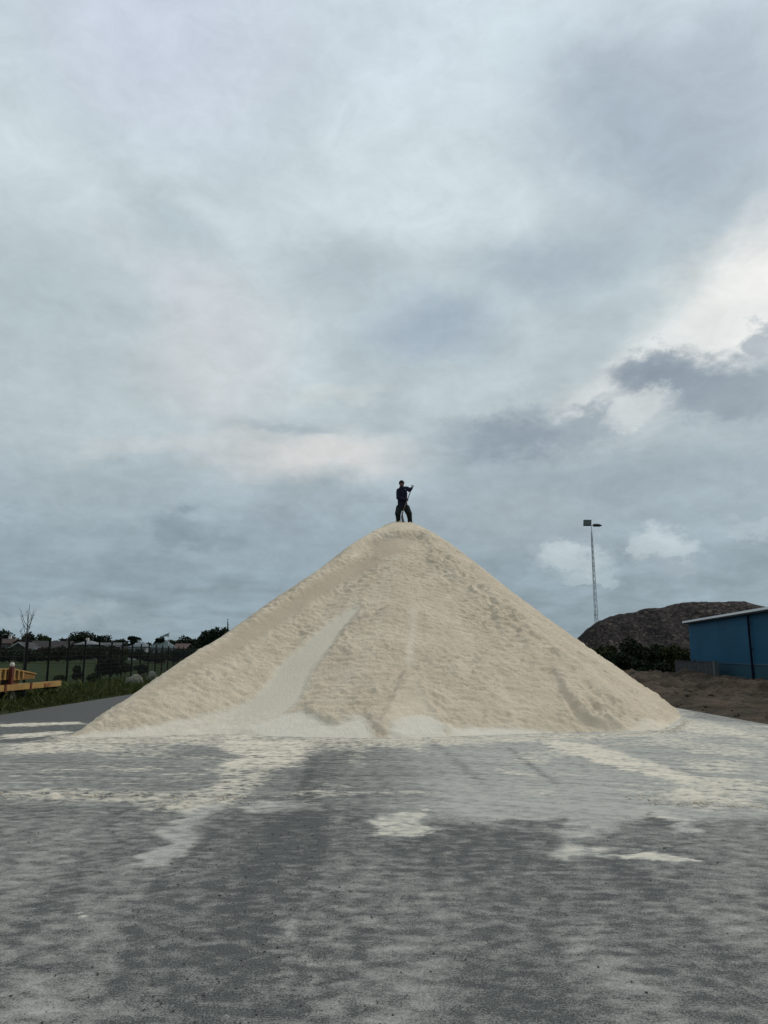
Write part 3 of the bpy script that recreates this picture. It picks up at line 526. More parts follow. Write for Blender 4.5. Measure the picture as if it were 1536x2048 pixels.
# ---------------------------------------------------------------- blue building
def build_hall():
    A = Vector((21.7, 53.7, 0)); B = Vector((19.5, 38.0, 0))
    d = (A - B).normalized(); nrm = Vector((-d.y, d.x, 0))    # nrm points to the left, towards the yard
    if nrm.x > 0: nrm = -nrm
    B = B - d * 14; L = (A - B).length
    hall = thing('industrial_hall', (B.x, B.y, 0), 'long dark blue metal hall with white roof edge and grey plinth', 'building', rz=math.atan2(d.y, d.x))
    # local: x along the wall, +y towards the yard
    def ribbed(name, c, c2, freq):
        def fn(nt, b):
            co = ocoord(nt); sp = nd(nt, 'ShaderNodeSeparateXYZ'); nt.links.new(co, sp.inputs[0])
            wv = mth(nt, 'SINE', mth(nt, 'MULTIPLY', sp.outputs[0], freq)); n = noi(nt, co, .35, 5, .6); n2 = noi(nt, co, 5, 5, .7)
            cc = mixc(nt, mrange(nt, n, .35, .65), (*c, 1), (*c2, 1)); cc = mixc(nt, mrange(nt, n2, .5, .8, 0, .3), cc, tuple(v * .7 for v in c) + (1,))
            plug(nt, b.inputs['Base Color'], cc); b.inputs['Roughness'].default_value = .6; b.inputs['Specular IOR Level'].default_value = .12; bump(nt, b, wv, .5, .02)
        return mat(name, fn)
    H = 3.83; sgn = 1 if (Matrix.Rotation(hall.rotation_euler.z, 3, 'Z') @ Vector((0, 1, 0))).dot(nrm) > 0 else -1
    yv = lambda y: y * sgn
    blue = ribbed('blue_cladding', (.005, .064, .125), (.007, .076, .145), 40); pl = ribbed('plinth_cladding', (.014, .055, .080), (.019, .064, .092), 60)
    MB().span((0, yv(0), 1.08), (L, yv(-14), H)).build('wall', blue, hall)
    MB().span((0, yv(.04), -.3), (L, yv(-14), 1.08)).build('plinth', pl, hall)
    rf = MB(); a_ = lambda u, z: Vector((-.3, yv(u), z)); b_ = lambda u, z: Vector((L + .15, yv(u), z))
    rf.prism([(.30, H + .02), (.30, H + .08), (-7, H + .9), (-14.3, H + .08), (-14.3, H + .02), (-7, H + .78)], a_, b_); rf.build('roof', simple('pale_roof', (.35, .37, .38), rough=.5), hall)
    for xe in (0, L):
        MB().prism([(0, H + .002), (-7, H + .76), (-14, H + .002)], lambda u, z: Vector((xe + .02, yv(u), z)), lambda u, z: Vector((xe - .02 if xe else .06, yv(u), z))).build('gable', blue, hall)
    MB().span((-.3, yv(.31), H - .02), (L + .15, yv(.36), H + .10)).build('fascia', simple('white_trim', (.72, .75, .76), (.62, .66, .68), 2, .4), hall)
    MB().span((-.3, yv(.02), H - .10), (L + .15, yv(.30), H - .03)).build('soffit', simple('dark_soffit', (.03, .035, .04)), hall)
    dp = simple('dark_blue_pipe', (.003, .008, .026), rough=.6, spec=.1)
    fr = at(1465, 1300, 41); s = ((Vector((fr.x, fr.y, 0)) - Vector((B.x, B.y, 0))).dot(d))
    MB().tube([(s, yv(.12), H - .1), (s, yv(.12), .05)], .062, 10).build('downpipe', dp, hall)
    for k in range(3): MB().span((s - .1, yv(.03), .6 + 1.3 * k), (s + .1, yv(.12), .64 + 1.3 * k)).build('pipe_bracket', dp, hall)
    MB().span((0, yv(.042), 1.06), (L, yv(.075), 1.1)).build('flashing', simple('flashing_metal', (.05, .08, .11), rough=.4), hall)
    # board fence standing in front of the far end
    p0, p1 = at(1366, 1330, 52), at(1447, 1330, 45)
    f = thing('board_fence', (p0.x - .5, p0.y, 0), 'weathered grey vertical board fence in front of the blue hall', 'fence', rz=math.atan2(p1.y - p0.y, p1.x - p0.x))
    Lf = math.hypot(p1.x - p0.x, p1.y - p0.y); m = MB(); x = 0
    while x < Lf: m.box((x, random.uniform(-.01, .01), .58 + random.uniform(-.02, .02)), (.115, .025, 1.15)); x += .135
    m.build('board_panel', simple('grey_boards', (.030, .032, .034), (.05, .052, .053), 3), f)
    MB().span((-.1, -.05, 1.16), (Lf, .05, 1.20)).build('top_rail', simple('rail_dark', (.03, .02, .024)), f)
    for x in (.0, Lf * .5): MB().span((x - .05, .02, 0), (x + .05, .12, 1.25)).build('fence_post', simple('grey_boards', (.1, .1, .1)), f)
    MB().span((Lf + .02, -.14, 0), (Lf + .26, .12, 1.22)).build('end_post', simple('pale_post', (.085, .10, .105), rough=.6), f, bevel=.01)
build_hall()

# ---------------------------------------------------------------- light mast
def build_mast():
    Y = 122.; K = 1.52; base = at(1187, 1252, Y); top = at(1182.5, 1052, Y); x0 = at(1190.5, 1340, Y).x
    t = thing('light_mast', (top.x, Y, 0), 'tall slim grey lattice mast with two floodlights rising behind the dark heap', 'light mast')
    H = top.z / K; t.scale = (K, K, K); stl = simple('galvanised_steel', (.46, .50, .52), (.36, .40, .42), 3, .5)
    wd = lambda z: .44 + (.16 - .44) * min(1, z / (H - 1.7)) if z < H - 1.7 else .16 * (H - .4 - z) / 1.3 + .02
    m = MB(); n = 22
    L3 = [(math.cos(a) * .58, math.sin(a) * .58) for a in (R(200), R(320), R(80))]
    lv = [i * (H - .6) / n for i in range(n + 1)]
    for (a, b) in L3: m.tube([(a * wd(z), b * wd(z), z) for z in lv], .036, 6)
    for i in range(n):
        for k in range(3):
            (a, b), (c, d) = L3[k], L3[(k + 1) % 3]
            if i % 2: (a, b), (c, d) = (c, d), (a, b)
            m.tube([(a * wd(lv[i]), b * wd(lv[i]), lv[i]), (c * wd(lv[i + 1]), d * wd(lv[i + 1]), lv[i + 1])], .016, 5)
    m.build('lattice_tower', stl, t)
    for z in (H * .35, H * .7):
        q = MB()
        for k in range(3): (a, b), (c, d) = L3[k], L3[(k + 1) % 3]; q.tube([(a * wd(z) * 1.1, b * wd(z) * 1.1, z), (c * wd(z) * 1.1, d * wd(z) * 1.1, z)], .035, 6)
        q.build('flange', simple('dark_flange', (.1, .12, .13)), t)
    MB().tube([(0, 0, H - .9), (0, 0, H + .05)], .035, 8).build('spigot', stl, t)
    MB().tube([(-.7, 0, H + .02), (.55, 0, H + .02)], .03, 8).build('crossarm', stl, t)
    dk = simple('dark_lamp_housing', (.03, .045, .045), rough=.5); gl = simple('lamp_glass', (.12, .15, .15), rough=.15)
    rot = Matrix.Rotation(R(-38), 3, 'X')
    lp = MB().box((-.45, -.15, H + .32), (.86, .16, .78), Matrix.Rotation(R(-28), 3, 'X')).build('floodlight', dk, t, bevel=.02)
    for v in lp.data.vertices: v.co.x += (v.co.z - (H + .32)) * .22
    MB().box((-.45, -.07, H + .34), (.74, .03, .66), Matrix.Rotation(R(-28), 3, 'X')).build('lamp_glass', gl, lp)
    ar = MB(); pts = [(.15, 0, H + .06), (.28, 0, H + .09), (.55, 0, H + .1), (.9, 0, H + .09), (1.15, 0, H + .06)]
    ar.tube(pts, [.06, .15, .17, .15, .06], 12); l2 = ar.build('floodlight', dk, t, True)
    MB().box((.62, -.02, H - .055), (.7, .26, .03)).build('lamp_glass', gl, l2)
build_mast()

# ---------------------------------------------------------------- plants
LEAF = {'dark': leafmat('dark_leaves', (.010, .016, .009), (.024, .034, .018)), 'mid': leafmat('mid_leaves', (.018, .030, .012), (.036, .05, .020)),
        'pine': leafmat('pine_needles', (.008, .014, .011), (.018, .026, .017)), 'olive': leafmat('olive_leaves', (.020, .026, .010), (.045, .05, .02)), 'brown': leafmat('rusty_leaves', (.022, .019, .012), (.04, .03, .018))}
BARK = simple('bark', (.045, .036, .028), scale=3)
def leaves(lobes, n, size, seed):
    r = np.random.default_rng(seed); vol = np.array([l[3] * l[4] * l[5] for l in lobes]) ** .75; cnt = np.maximum(8, (n * vol / vol.sum()).astype(int)); P = []
    for (x, y, z, a, b, c), k in zip(lobes, cnt):
        d = r.normal(size=(k, 3)); d /= np.linalg.norm(d, axis=1)[:, None]; rad = r.uniform(.25, 1, k) ** .45 * (1 + .16 * np.sin(d[:, 0] * 7 + seed) * np.cos(d[:, 2] * 6)) * r.choice([1, 1, 1, 1.16], k)
        P.append(np.stack([x + d[:, 0] * a * rad, y + d[:, 1] * b * rad, z + d[:, 2] * c * rad], -1))
    P = np.concatenate(P); k = len(P); u = r.normal(size=(k, 3)); u /= np.linalg.norm(u, axis=1)[:, None]; v = np.cross(u, r.normal(size=(k, 3))); v /= np.linalg.norm(v, axis=1)[:, None]
    s = size * r.uniform(.5, 1.3, (k, 1)); V = np.stack([P - u * s, P + v * s * .6, P + u * s, P - v * s * .6], 1).reshape(-1, 3)
    return V, np.arange(4 * k).reshape(-1, 4)
def plant(name, loc, lobes, n, size, leaf, label, cat, seed, group=None, trunk=None, limbs=None):
    t = thing(name, loc, label, cat, group); V, Fc = leaves(lobes, n, size, seed); mesh_obj('crown', V, Fc, LEAF[leaf], t)
    r = random.Random(seed); m = MB(); zt = trunk or .5; rad = max(.03, .035 * zt + .02)
    m.tube([(0, 0, -.2), (r.uniform(-.03, .03) * zt, 0, zt * .5), (r.uniform(-.06, .06) * zt, 0, zt)], [rad, rad * .75, rad * .5], 7)
    for l in lobes: m.tube([(0, 0, zt * .6), (l[0] * .6, l[1] * .6, (zt * .6 + l[2]) / 2 + .1 * zt), l[:3]], [rad * .5, rad * .3, rad * .12], 5)
    m.build('trunk' if cat == 'tree' else 'stem', BARK, t); return t
def crown(kind, wd, h, seed):
    r = random.Random(seed); L = []
    if kind == 'round':
        for i in range(9): a = i * 2.4; q = r.uniform(.1, .34) * wd; L.append((math.cos(a) * q, math.sin(a) * q, h * r.uniform(.45, .78), wd * r.uniform(.18, .28), wd * r.uniform(.18, .28), h * r.uniform(.15, .22)))
    if kind == 'flat':
        for i in range(6): a = i * 2.4; q = r.uniform(.1, .32) * wd; L.append((math.cos(a) * q, math.sin(a) * q, h * r.uniform(.68, .9), wd * r.uniform(.16, .26), wd * r.uniform(.16, .26), h * r.uniform(.05, .10)))
        L.append((-.1 * wd, 0, h * .6, wd * .2, wd * .2, h * .06))
    if kind == 'bush':
        for i in range(8): a = i * 2.4; q = r.uniform(.05, .36) * wd; L.append((math.cos(a) * q, math.sin(a) * q, h * r.uniform(.25, .74), wd * r.uniform(.15, .26), wd * r.uniform(.15, .26), h * r.uniform(.16, .27)))
    if kind == 'spire':
        for i in range(7): f = i / 6; L.append((r.uniform(-.06, .06) * wd, 0, h * (.2 + .75 * f), wd * (.42 - .36 * f), wd * (.42 - .36 * f), h * .1))
    return L
def plant_at(px, top, Y, wpx, kind, leaf, label, cat, n, size, seed, group=None, name=None):
    p = at(px, top, Y); wd = wpx / F * Y
    return plant(name or {'tree': 'tree', 'shrub': 'shrub'}[cat], (p.x, Y, 0), crown(kind, wd, p.z * 1.02, seed), n, size, leaf, label, cat, seed, group, trunk=p.z * (.55 if kind != 'bush' else .3))
G1 = 'trees on the skyline beyond the field'
for i, (px, top, Y, wpx, k, lf, lab) in enumerate([
    (4, 1258, 262, 52, 'round', 'dark', 'broad dark tree at the far left edge above the chimney'), (26, 1272, 270, 44, 'round', 'pine', 'low dark tree between the chimney and the bare sapling'),
    (58, 1259, 255, 30, 'round', 'dark', 'rounded dark tree directly under the bare sapling'), (86, 1268, 262, 30, 'round', 'mid', 'lighter small tree right of the bare sapling'), (112, 1275, 272, 52, 'round', 'dark', 'low dark tree above the long brown roof'),
    (165, 1261, 258, 70, 'round', 'dark', 'large domed dark tree behind the pale hipped roof'), (138, 1274, 266, 36, 'round', 'pine', 'small dark tree left of the large domed tree'), (214, 1268, 262, 52, 'round', 'pine', 'jagged dark pine right of the large domed tree'), (240, 1276, 270, 34, 'round', 'dark', 'low dark tree left of the flat topped pine'),
    (268, 1271, 236, 30, 'flat', 'pine', 'flat topped pine above the white house'), (320, 1274, 236, 28, 'flat', 'pine', 'flat topped pine left of the flagpole'), (345, 1278, 262, 36, 'round', 'dark', 'low dark tree right of the flagpole'),
    (378, 1272, 250, 52, 'round', 'dark', 'dense dark tree above the rust red roof'), (408, 1273, 240, 40, 'round', 'dark', 'dense dark tree left of the ragged tall tree'), (438, 1249, 200, 56, 'round', 'dark', 'ragged tall tree partly behind the salt heap'), (418, 1255, 205, 32, 'round', 'dark', 'smaller round tree left of the ragged tall tree'), (463, 1249, 205, 36, 'round', 'pine', 'dark tree at the edge of the salt heap'), (456, 1241, 206, 9, 'spire', 'pine', 'thin pointed spruce top beside the salt heap')]):
    plant_at(px, top, Y, wpx, k, lf, lab, 'tree', 1700, .18 if k == 'spire' else .40, 400 + i, G1, 'pine_tree' if lf == 'pine' else 'tree')
for i, (px, top, wpx, lab) in enumerate([(-8, 1270, 70, 'hazy far tree behind the chimney house'), (40, 1272, 60, 'hazy far tree left of the bare sapling'), (92, 1274, 66, 'hazy far tree above the brown roof, left half'), (128, 1277, 60, 'hazy far tree above the brown roof, right half'), (190, 1273, 60, 'hazy far tree behind the long low house, left half'), (232, 1277, 56, 'hazy far tree behind the long low house, right half'), (290, 1281, 50, 'far low tree between the two flat topped pines'), (362, 1276, 60, 'far low tree behind the rust red roof'), (400, 1274, 60, 'far low tree left of the salt heap edge')]):
    plant_at(px, top, 290, wpx, 'bush', 'dark', lab.replace('hazy far', 'far low'), 'tree', 1500, .5, 460 + i, G1)
G2 = 'shrubs along the far side of the field'
for i, (px, top, Y, wpx, lf, lab) in enumerate([
    (8, 1296, 150, 70, 'dark', 'dark shrub at the left edge behind the trailer'), (55, 1302, 146, 60, 'dark', 'dark shrub below the gabled house'), (96, 1297, 150, 70, 'brown', 'rusty brown shrub below the long brown roof'), (130, 1296, 145, 50, 'dark', 'dark shrub left of the pale hipped roof'),
    (165, 1292, 148, 64, 'dark', 'tall dark shrub in front of the pale hipped roof'), (208, 1296, 142, 60, 'dark', 'dark shrub in front of the long low roof'), (246, 1298, 150, 50, 'mid', 'dull green shrub left of the white house'), (280, 1304, 144, 52, 'dark', 'low dark shrub in front of the white house'), (318, 1305, 140, 56, 'dark', 'low dark shrub below the grey green roof'),
    (350, 1302, 150, 52, 'dark', 'dark shrub right of the flagpole foot'), (382, 1298, 150, 50, 'dark', 'dark shrub below the rust red roof'), (415, 1296, 146, 48, 'dark', 'dark shrub farthest right against the salt heap')]):
    plant_at(px, top - 4, Y, wpx * 1.15, 'bush', lf, lab, 'shrub', 1600, .3, 500 + i, G2)
G3 = 'bushes just behind the wire fence'
for i, (px, top, Y, wpx, lf, lab, n) in enumerate([
    (222, 1304, 52, 50, 'dark', 'big dark bush behind the middle of the wire fence', 3500), (252, 1322, 56, 40, 'dark', 'dark bush behind the fence left of the boulders', 2500), (157, 1330, 46, 20, 'dark', 'small round bush behind the fence right of the trailer', 900), (118, 1351, 44, 30, 'mid', 'low green bush behind the fence above the trailer beam', 900), (190, 1345, 44, 34, 'mid', 'low green bush at the foot of the wire fence', 1000), (285, 1326, 62, 30, 'dark', 'dark bush behind the fence above the boulders', 1200)]):
    plant_at(px, top, Y, wpx, 'bush', lf, lab, 'shrub', n, .10, 600 + i, G3)
G4 = 'bushes below the dark rubble heap'
for i, (px, top, Y, wpx, lf, lab, n) in enumerate([
    (1262, 1270, 66, 76, 'dark', 'tallest dark bush in front of the rubble heap', 4500), (1215, 1290, 68, 60, 'olive', 'olive bush left of the tallest dark bush', 3000), (1305, 1288, 66, 60, 'dark', 'rounded dark bush right of the tallest dark bush', 3500), (1345, 1282, 64, 58, 'olive', 'loose olive bush beside the corner of the blue hall', 3500), (1368, 1306, 60, 36, 'dark', 'dark bush overlapping the corner of the blue hall', 2000),
    (1240, 1300, 62, 60, 'dark', 'low dark bush at the edge of the salt heap', 3000), (1375, 1335, 52, 44, 'mid', 'bright green low bush at the foot of the board fence', 1500), (1330, 1325, 56, 50, 'dark', 'low dark bush left of the board fence', 2200), (1285, 1320, 58, 50, 'dark', 'low dark bush in the middle of the bush row', 2200)]):
    plant_at(px, top, Y, wpx, 'bush', lf, lab, 'shrub', n, .13, 700 + i, G4)

def build_bare_tree():
    Y = 62.; b = at(50, 1300, Y); H = at(52, 1208, Y).z; t = thing('bare_tree', (b.x, Y, 0), 'leafless thin sapling rising above the left skyline', 'tree'); r = random.Random(5)
    m = MB(); m.tube([(0, 0, -.1), (.02, 0, H * .45), (.03, 0, H * .72), (.06, 0, H)], [.07, .05, .035, .012], 7); m.build('trunk', BARK, t)
    m = MB()
    for (z, dx, dz) in ((.55, -.55, .20), (.56, .45, .16), (.62, -.75, .30), (.62, .35, .30), (.68, -.55, .28), (.66, .30, .24), (.72, .22, .22), (.50, -.85, .05), (.52, -.7, .12), (.74, -.25, .22), (.60, .5, .10)):
        p0 = Vector((.03, 0, z * H)); d = Vector((dx * .75, r.uniform(-.5, .5), 0)); p1 = p0 + d * .5 + Vector((0, 0, dz * H * .25)); p2 = p0 + d + Vector((0, 0, dz * H * .72))
        m.tube([p0, p1, p2], [.026, .02, .010], 5)
        for k in range(5):
            f = r.uniform(.3, 1); q = p1.lerp(p2, f); m.tube([q, q + Vector((r.uniform(-.25, .25), r.uniform(-.2, .2), r.uniform(.1, .4)))], [.011, .006], 4)
    m.build('branches', BARK, t)
build_bare_tree()

# ---------------------------------------------------------------- houses beyond the field
def house(px0, px1, eave, ridge, Y, wallc, roofc, label, kind='side', chim=None, wins=3, trim=None):
    a, b = at(px0, eave, Y), at(px1, eave, Y); W = b.x - a.x; He = a.z; Hr = at(px0, ridge, Y).z; D = 8.
    t = thing('house', ((a.x + b.x) / 2, Y, 0), label, 'house', 'houses beyond the field')
    wm = simple('house_wall_%d_%d_%d' % tuple(int(c * 100) for c in wallc), wallc, scale=.8); rm = simple('house_roof_%d_%d_%d' % tuple(int(c * 100) for c in roofc), roofc, scale=.9)
    wl = MB()
    if kind == 'gable': wl.prism([(-W / 2, -.3), (W / 2, -.3), (W / 2, He), (0, Hr - .12), (-W / 2, He)], lambda u, z: Vector((u, 0, z)), lambda u, z: Vector((u, D, z)))
    else: wl.span((-W / 2 + .3, 0, -.3), (W / 2 - .3, D, He))
    wl.build('wall', wm, t); r = MB()
    if kind == 'gable':
        for s in (-1, 1): r.prism([(0, Hr), (s * (W / 2 + .4), He - .25), (s * (W / 2 + .4), He - .08), (0, Hr + .18)], lambda u, z: Vector((u, -.4, z)), lambda u, z: Vector((u, D + .4, z)))
    elif kind == 'hip':
        m = len(r.v); i = min(D / 2, W * .42); r.v += [Vector(p) for p in ((-W / 2, -.5, He), (W / 2, -.5, He), (W / 2, D + .5, He), (-W / 2, D + .5, He), (-W / 2 + i, D / 2, Hr), (W / 2 - i, D / 2, Hr))]
        r.f += [(0, 1, 5, 4), (1, 2, 5), (2, 3, 4, 5), (3, 0, 4), (3, 2, 1, 0)]
    else: r.prism([(-.5, He - .1), (D / 2, Hr), (D + .5, He - .1), (D + .5, He + .1), (D / 2, Hr + .2), (-.5, He + .1)], lambda u, z: Vector((-W / 2, u, z)), lambda u, z: Vector((W / 2, u, z)))
    ro = r.build('roof', rm, t)
    if trim:
        q = MB()
        if kind == 'gable':
            for s in (-1, 1): q.prism([(0, Hr - .12), (s * (W / 2 + .4), He - .35), (s * (W / 2 + .4), He + .0), (0, Hr + .24)], lambda u, z: Vector((u, -.52, z)), lambda u, z: Vector((u, -.41, z)))
        else: q.span((-W / 2, -.68, He - .28), (W / 2, -.52, He - .02))
        q.build('bargeboard', simple('white_paint', (.38, .4, .4)), t)
    if chim: x = at(chim[0], ridge, Y).x - (a.x + b.x) / 2; z1 = at(chim[0], chim[1], Y + D / 2).z; MB().span((x - .4, D / 2 - .4, Hr - .8), (x + .4, D / 2 + .4, z1)).build('chimney', simple('chimney_%d' % int(chim[2][0] * 100), chim[2]), ro)
    for k in range(wins):
        x = (-.5 + (k + .5) / wins) * W * .8; f = MB().span((x - .62, -.06, He - 1.75), (x + .62, .02, He - .45)).build('window', simple('window_frame_white', (.3, .31, .31)), t)
        MB().span((x - .5, -.09, He - 1.63), (x + .5, -.07, He - .57)).build('pane', simple('dark_pane', (.02, .025, .03), rough=.15), f)
house(-24, 24, 1287, 1278, 244, (.08, .075, .07), (.06, .036, .03), 'house with red and white chimney at the far left', 'side', (8, 1271, (.5, .47, .44)), 2)
house(20, 54, 1296, 1285, 210, (.035, .03, .028), (.05, .048, .05), 'dark gabled house with white bargeboards under the bare sapling', 'gable', None, 1, True)
house(52, 136, 1298, 1283, 240, (.03, .024, .022), (.042, .035, .035), 'long house with dull grey brown roof', 'side', (126, 1278, (.12, .09, .085)), 4)
house(62, 78, 1303, 1297, 200, (.12, .12, .12), (.06, .06, .062), 'tiny outbuilding with pale gable edge below the brown roof', 'gable', None, 1, True)
house(146, 192, 1289, 1281, 236, (.05, .048, .045), (.16, .175, .18), 'house with pale grey hipped roof and white chimney', 'hip', (165, 1276, (.5, .52, .52)), 3)
house(186, 242, 1292, 1286, 246, (.05, .05, .05), (.06, .06, .06), 'long low house with a thin pale eave', 'side', None, 4, True)
house(255, 294, 1294, 1284, 228, (.40, .42, .43), (.11, .14, .155), 'white walled house with pale blue grey roof', 'hip', (270, 1280, (.4, .42, .43)), 3)
house(292, 346, 1297, 1280, 232, (.25, .26, .26), (.065, .09, .092), 'house with steep grey green hipped roof', 'hip', None, 4)
house(344, 374, 1298, 1288, 236, (.06, .05, .05), (.07, .042, .034), 'small house with rust red roof beside the flagpole', 'side', None, 2)

def build_flag():
    Y = 190.; p = at(336.5, 1305, Y); t = thing('flagpole', (p.x, Y, 0), 'white flagpole with a pennant streaming left beyond the fence', 'flagpole'); H = at(336, 1266, Y).z
    wh = simple('white_pole', (.62, .66, .67), rough=.4); MB().tube([(0, 0, 0), (0, 0, H)], [.09, .06], 8).build('pole', wh, t); MB().tube([(0, 0, H), (0, 0, H + .18)], [.1, .1], 8).build('finial', wh, t)
    V, Fc = [], []; n = 14
    for i in range(n): f = i / (n - 1); hw = .42 * (1 - f) + .05; x = -.1 - 2.3 * f; y = .12 * math.sin(f * 8); V += [(x, y, H - .45 - 1.0 * f * f + hw), (x, y, H - .45 - 1.0 * f * f - hw)]
    for i in range(n - 1): Fc.append((2 * i, 2 * i + 1, 2 * i + 3, 2 * i + 2))
    o = mesh_obj('pennant', V, Fc, simple('pennant_cloth', (.12, .16, .2), (.3, .33, .34), .8), t); o.modifiers.new('thick', 'SOLIDIFY').thickness = .02
build_flag()

# ---------------------------------------------------------------- wire fence
def build_fence():
    ds = [24.0 + 2.68 * i for i in range(22)]; px = lambda d: -13.8 - .114 * (d - 29)
    t = thing('wire_fence', (px(ds[0]), ds[0], 0), 'dark wire mesh fence on tall black posts along the field', 'fence')
    pm = simple('black_post', (.007, .009, .008), rough=.7, spec=.1); wm = simple('dark_wire', (.015, .018, .016), rough=.5); b = t.location
    for i, d in enumerate(ds):
        x, y = px(d) - b.x, d - b.y; MB().span((x - .038, y - .038, -.1), (x + .038, y + .038, 2.3)).build('fence_post', pm, t, bevel=.006)
        if i < len(ds) - 1:
            x1, y1 = px(ds[i + 1]) - b.x, ds[i + 1] - b.y; V = []; Fc = []
            def bar(p, q, r):
                n = len(V); p, q = Vector(p), Vector(q); tdir = (q - p).normalized(); u = Vector((tdir.y, -tdir.x, 0)) if abs(tdir.z) < .9 else Vector((1, 0, 0)); v = tdir.cross(u).normalized()
                for c in (p, q):
                    for a in (0, 2.09, 4.19): V.append(c + r * (math.cos(a) * u.normalized() + math.sin(a) * v))
                for k in range(3): Fc.append((n + k, n + (k + 1) % 3, n + 3 + (k + 1) % 3, n + 3 + k))
            for k in range(1, 36): f = k / 36; bar((x + (x1 - x) * f, y + (y1 - y) * f, .08), (x + (x1 - x) * f, y + (y1 - y) * f, 2.15), .0035)
            for k in range(11): z = .1 + k * .205; bar((x, y, z), (x1, y1, z), .004)
            mesh_obj('mesh_panel', V, Fc, wm, t)
build_fence()

# ---------------------------------------------------------------- grass verge
def build_verge():
    xs = np.arange(-15, -9.6, .2); ys = np.arange(12, 70, .3); X, Y = np.meshgrid(xs, ys); h = -.05 + .17 * sstep(-10.15, -11.4, X + .25 * fbm(X, Y / 1.5, 801, 3)) + .06 * fbm(X / .9, Y / .9, 803, 3) * sstep(-10.2, -11.2, X)
    h = np.where(X > -9.9, -.1, h) * (1 - sstep(-14.2, -15, X)) - .05 * sstep(-14.2, -15, X)
    def fn(nt, b):
        co = ocoord(nt); n = noi(nt, co, 2, 6, .65); plug(nt, b.inputs['Base Color'], mixc(nt, mrange(nt, n, .35, .65), (.018, .024, .011, 1), (.045, .05, .022, 1))); b.inputs['Roughness'].default_value = 1; b.inputs['Specular IOR Level'].default_value = .05
    o = mesh_obj('verge', np.stack([X, Y, h], -1).reshape(-1, 3), grid_faces(len(xs), len(ys)), mat('verge_soil', fn), None, True); tag(o, kind='structure')
    r = np.random.default_rng(81); n = 120000; y = 15 + 50 * r.random(n) ** 1.7; x = -14.6 + 4.35 * r.random(n); den = perlin(x / .9, y / 1.1, 811) + perlin(x / .35, y / .4, 812) * .5
    k = (den > -.45) & (x < -10.28 - .25 * perlin(y * 0, y / .8, 813)); x, y, den = x[k], y[k], den[k]; n = len(x)
    i = np.clip(np.searchsorted(ys, y), 0, len(ys) - 1); j = np.clip(np.searchsorted(xs, x), 0, len(xs) - 1); z = h[i, j] - .02
    H = (.07 + .11 * r.random(n) ** 2 + .06 * np.clip(den, -.5, 1) + .25 * (r.random(n) > .985)) * sstep(-10.1, -10.9, x) + .04; a = r.random(n) * 6.283; wd = .006 + .007 * r.random(n); ln = H * .5 * r.normal(size=n)
    B = np.stack([x, y, z], -1); u = np.stack([np.cos(a), np.sin(a), 0 * a], -1); le = np.stack([-np.sin(a), np.cos(a), 0 * a], -1) * ln[:, None]; up = np.array([0, 0, 1.])
    V = np.stack([B - u * wd[:, None], B + u * wd[:, None], B + le * .35 + up * H[:, None] * .6 + u * wd[:, None] * .7, B + le + up * H[:, None]], 1).reshape(-1, 3)
    o = mesh_obj('grass', V, np.arange(4 * n).reshape(-1, 4), leafmat('grass_blades', (.022, .034, .010), (.072, .086, .028))); tag(o, 'rough green grass along the left edge of the asphalt', 'grass', kind='stuff')
build_verge()

def boulder(px, py, Y, wpx, hgt, label, seed):
    p = at(px, py, Y); s = wpx / F * Y / 2; bm = bmesh.new(); bmesh.ops.create_icosphere(bm, subdivisions=4, radius=1)
    for v in bm.verts:
        n = mnoise.noise(v.co * 1.1 + Vector((seed, 0, 0))) * .35 + mnoise.noise(v.co * 3.5 + Vector((0, seed, 0))) * .1; q = v.co * (1 + n); v.co = (q.x * s, q.y * s * .8, max(q.z, -.45) * hgt)
    me = bpy.data.meshes.new('boulder'); bm.to_mesh(me); bm.free(); o = bpy.data.objects.new('boulder', me); C.objects.link(o); o.location = (p.x, Y, .1 + hgt * .35)
    me.materials.append(simple('grey_stone', (.12, .125, .10), (.06, .066, .045), 3.5, .9, bmp=.05)); me.polygons.foreach_set('use_smooth', np.ones(len(me.polygons), bool)); tag(o, label, 'boulder', 'boulders on the grass verge')
boulder(270, 1368, 37, 36, .40, 'larger grey boulder with dry grass on the verge', 3.3)
boulder(303, 1358, 42, 20, .42, 'smaller grey boulder nearer the salt heap', 8.1)

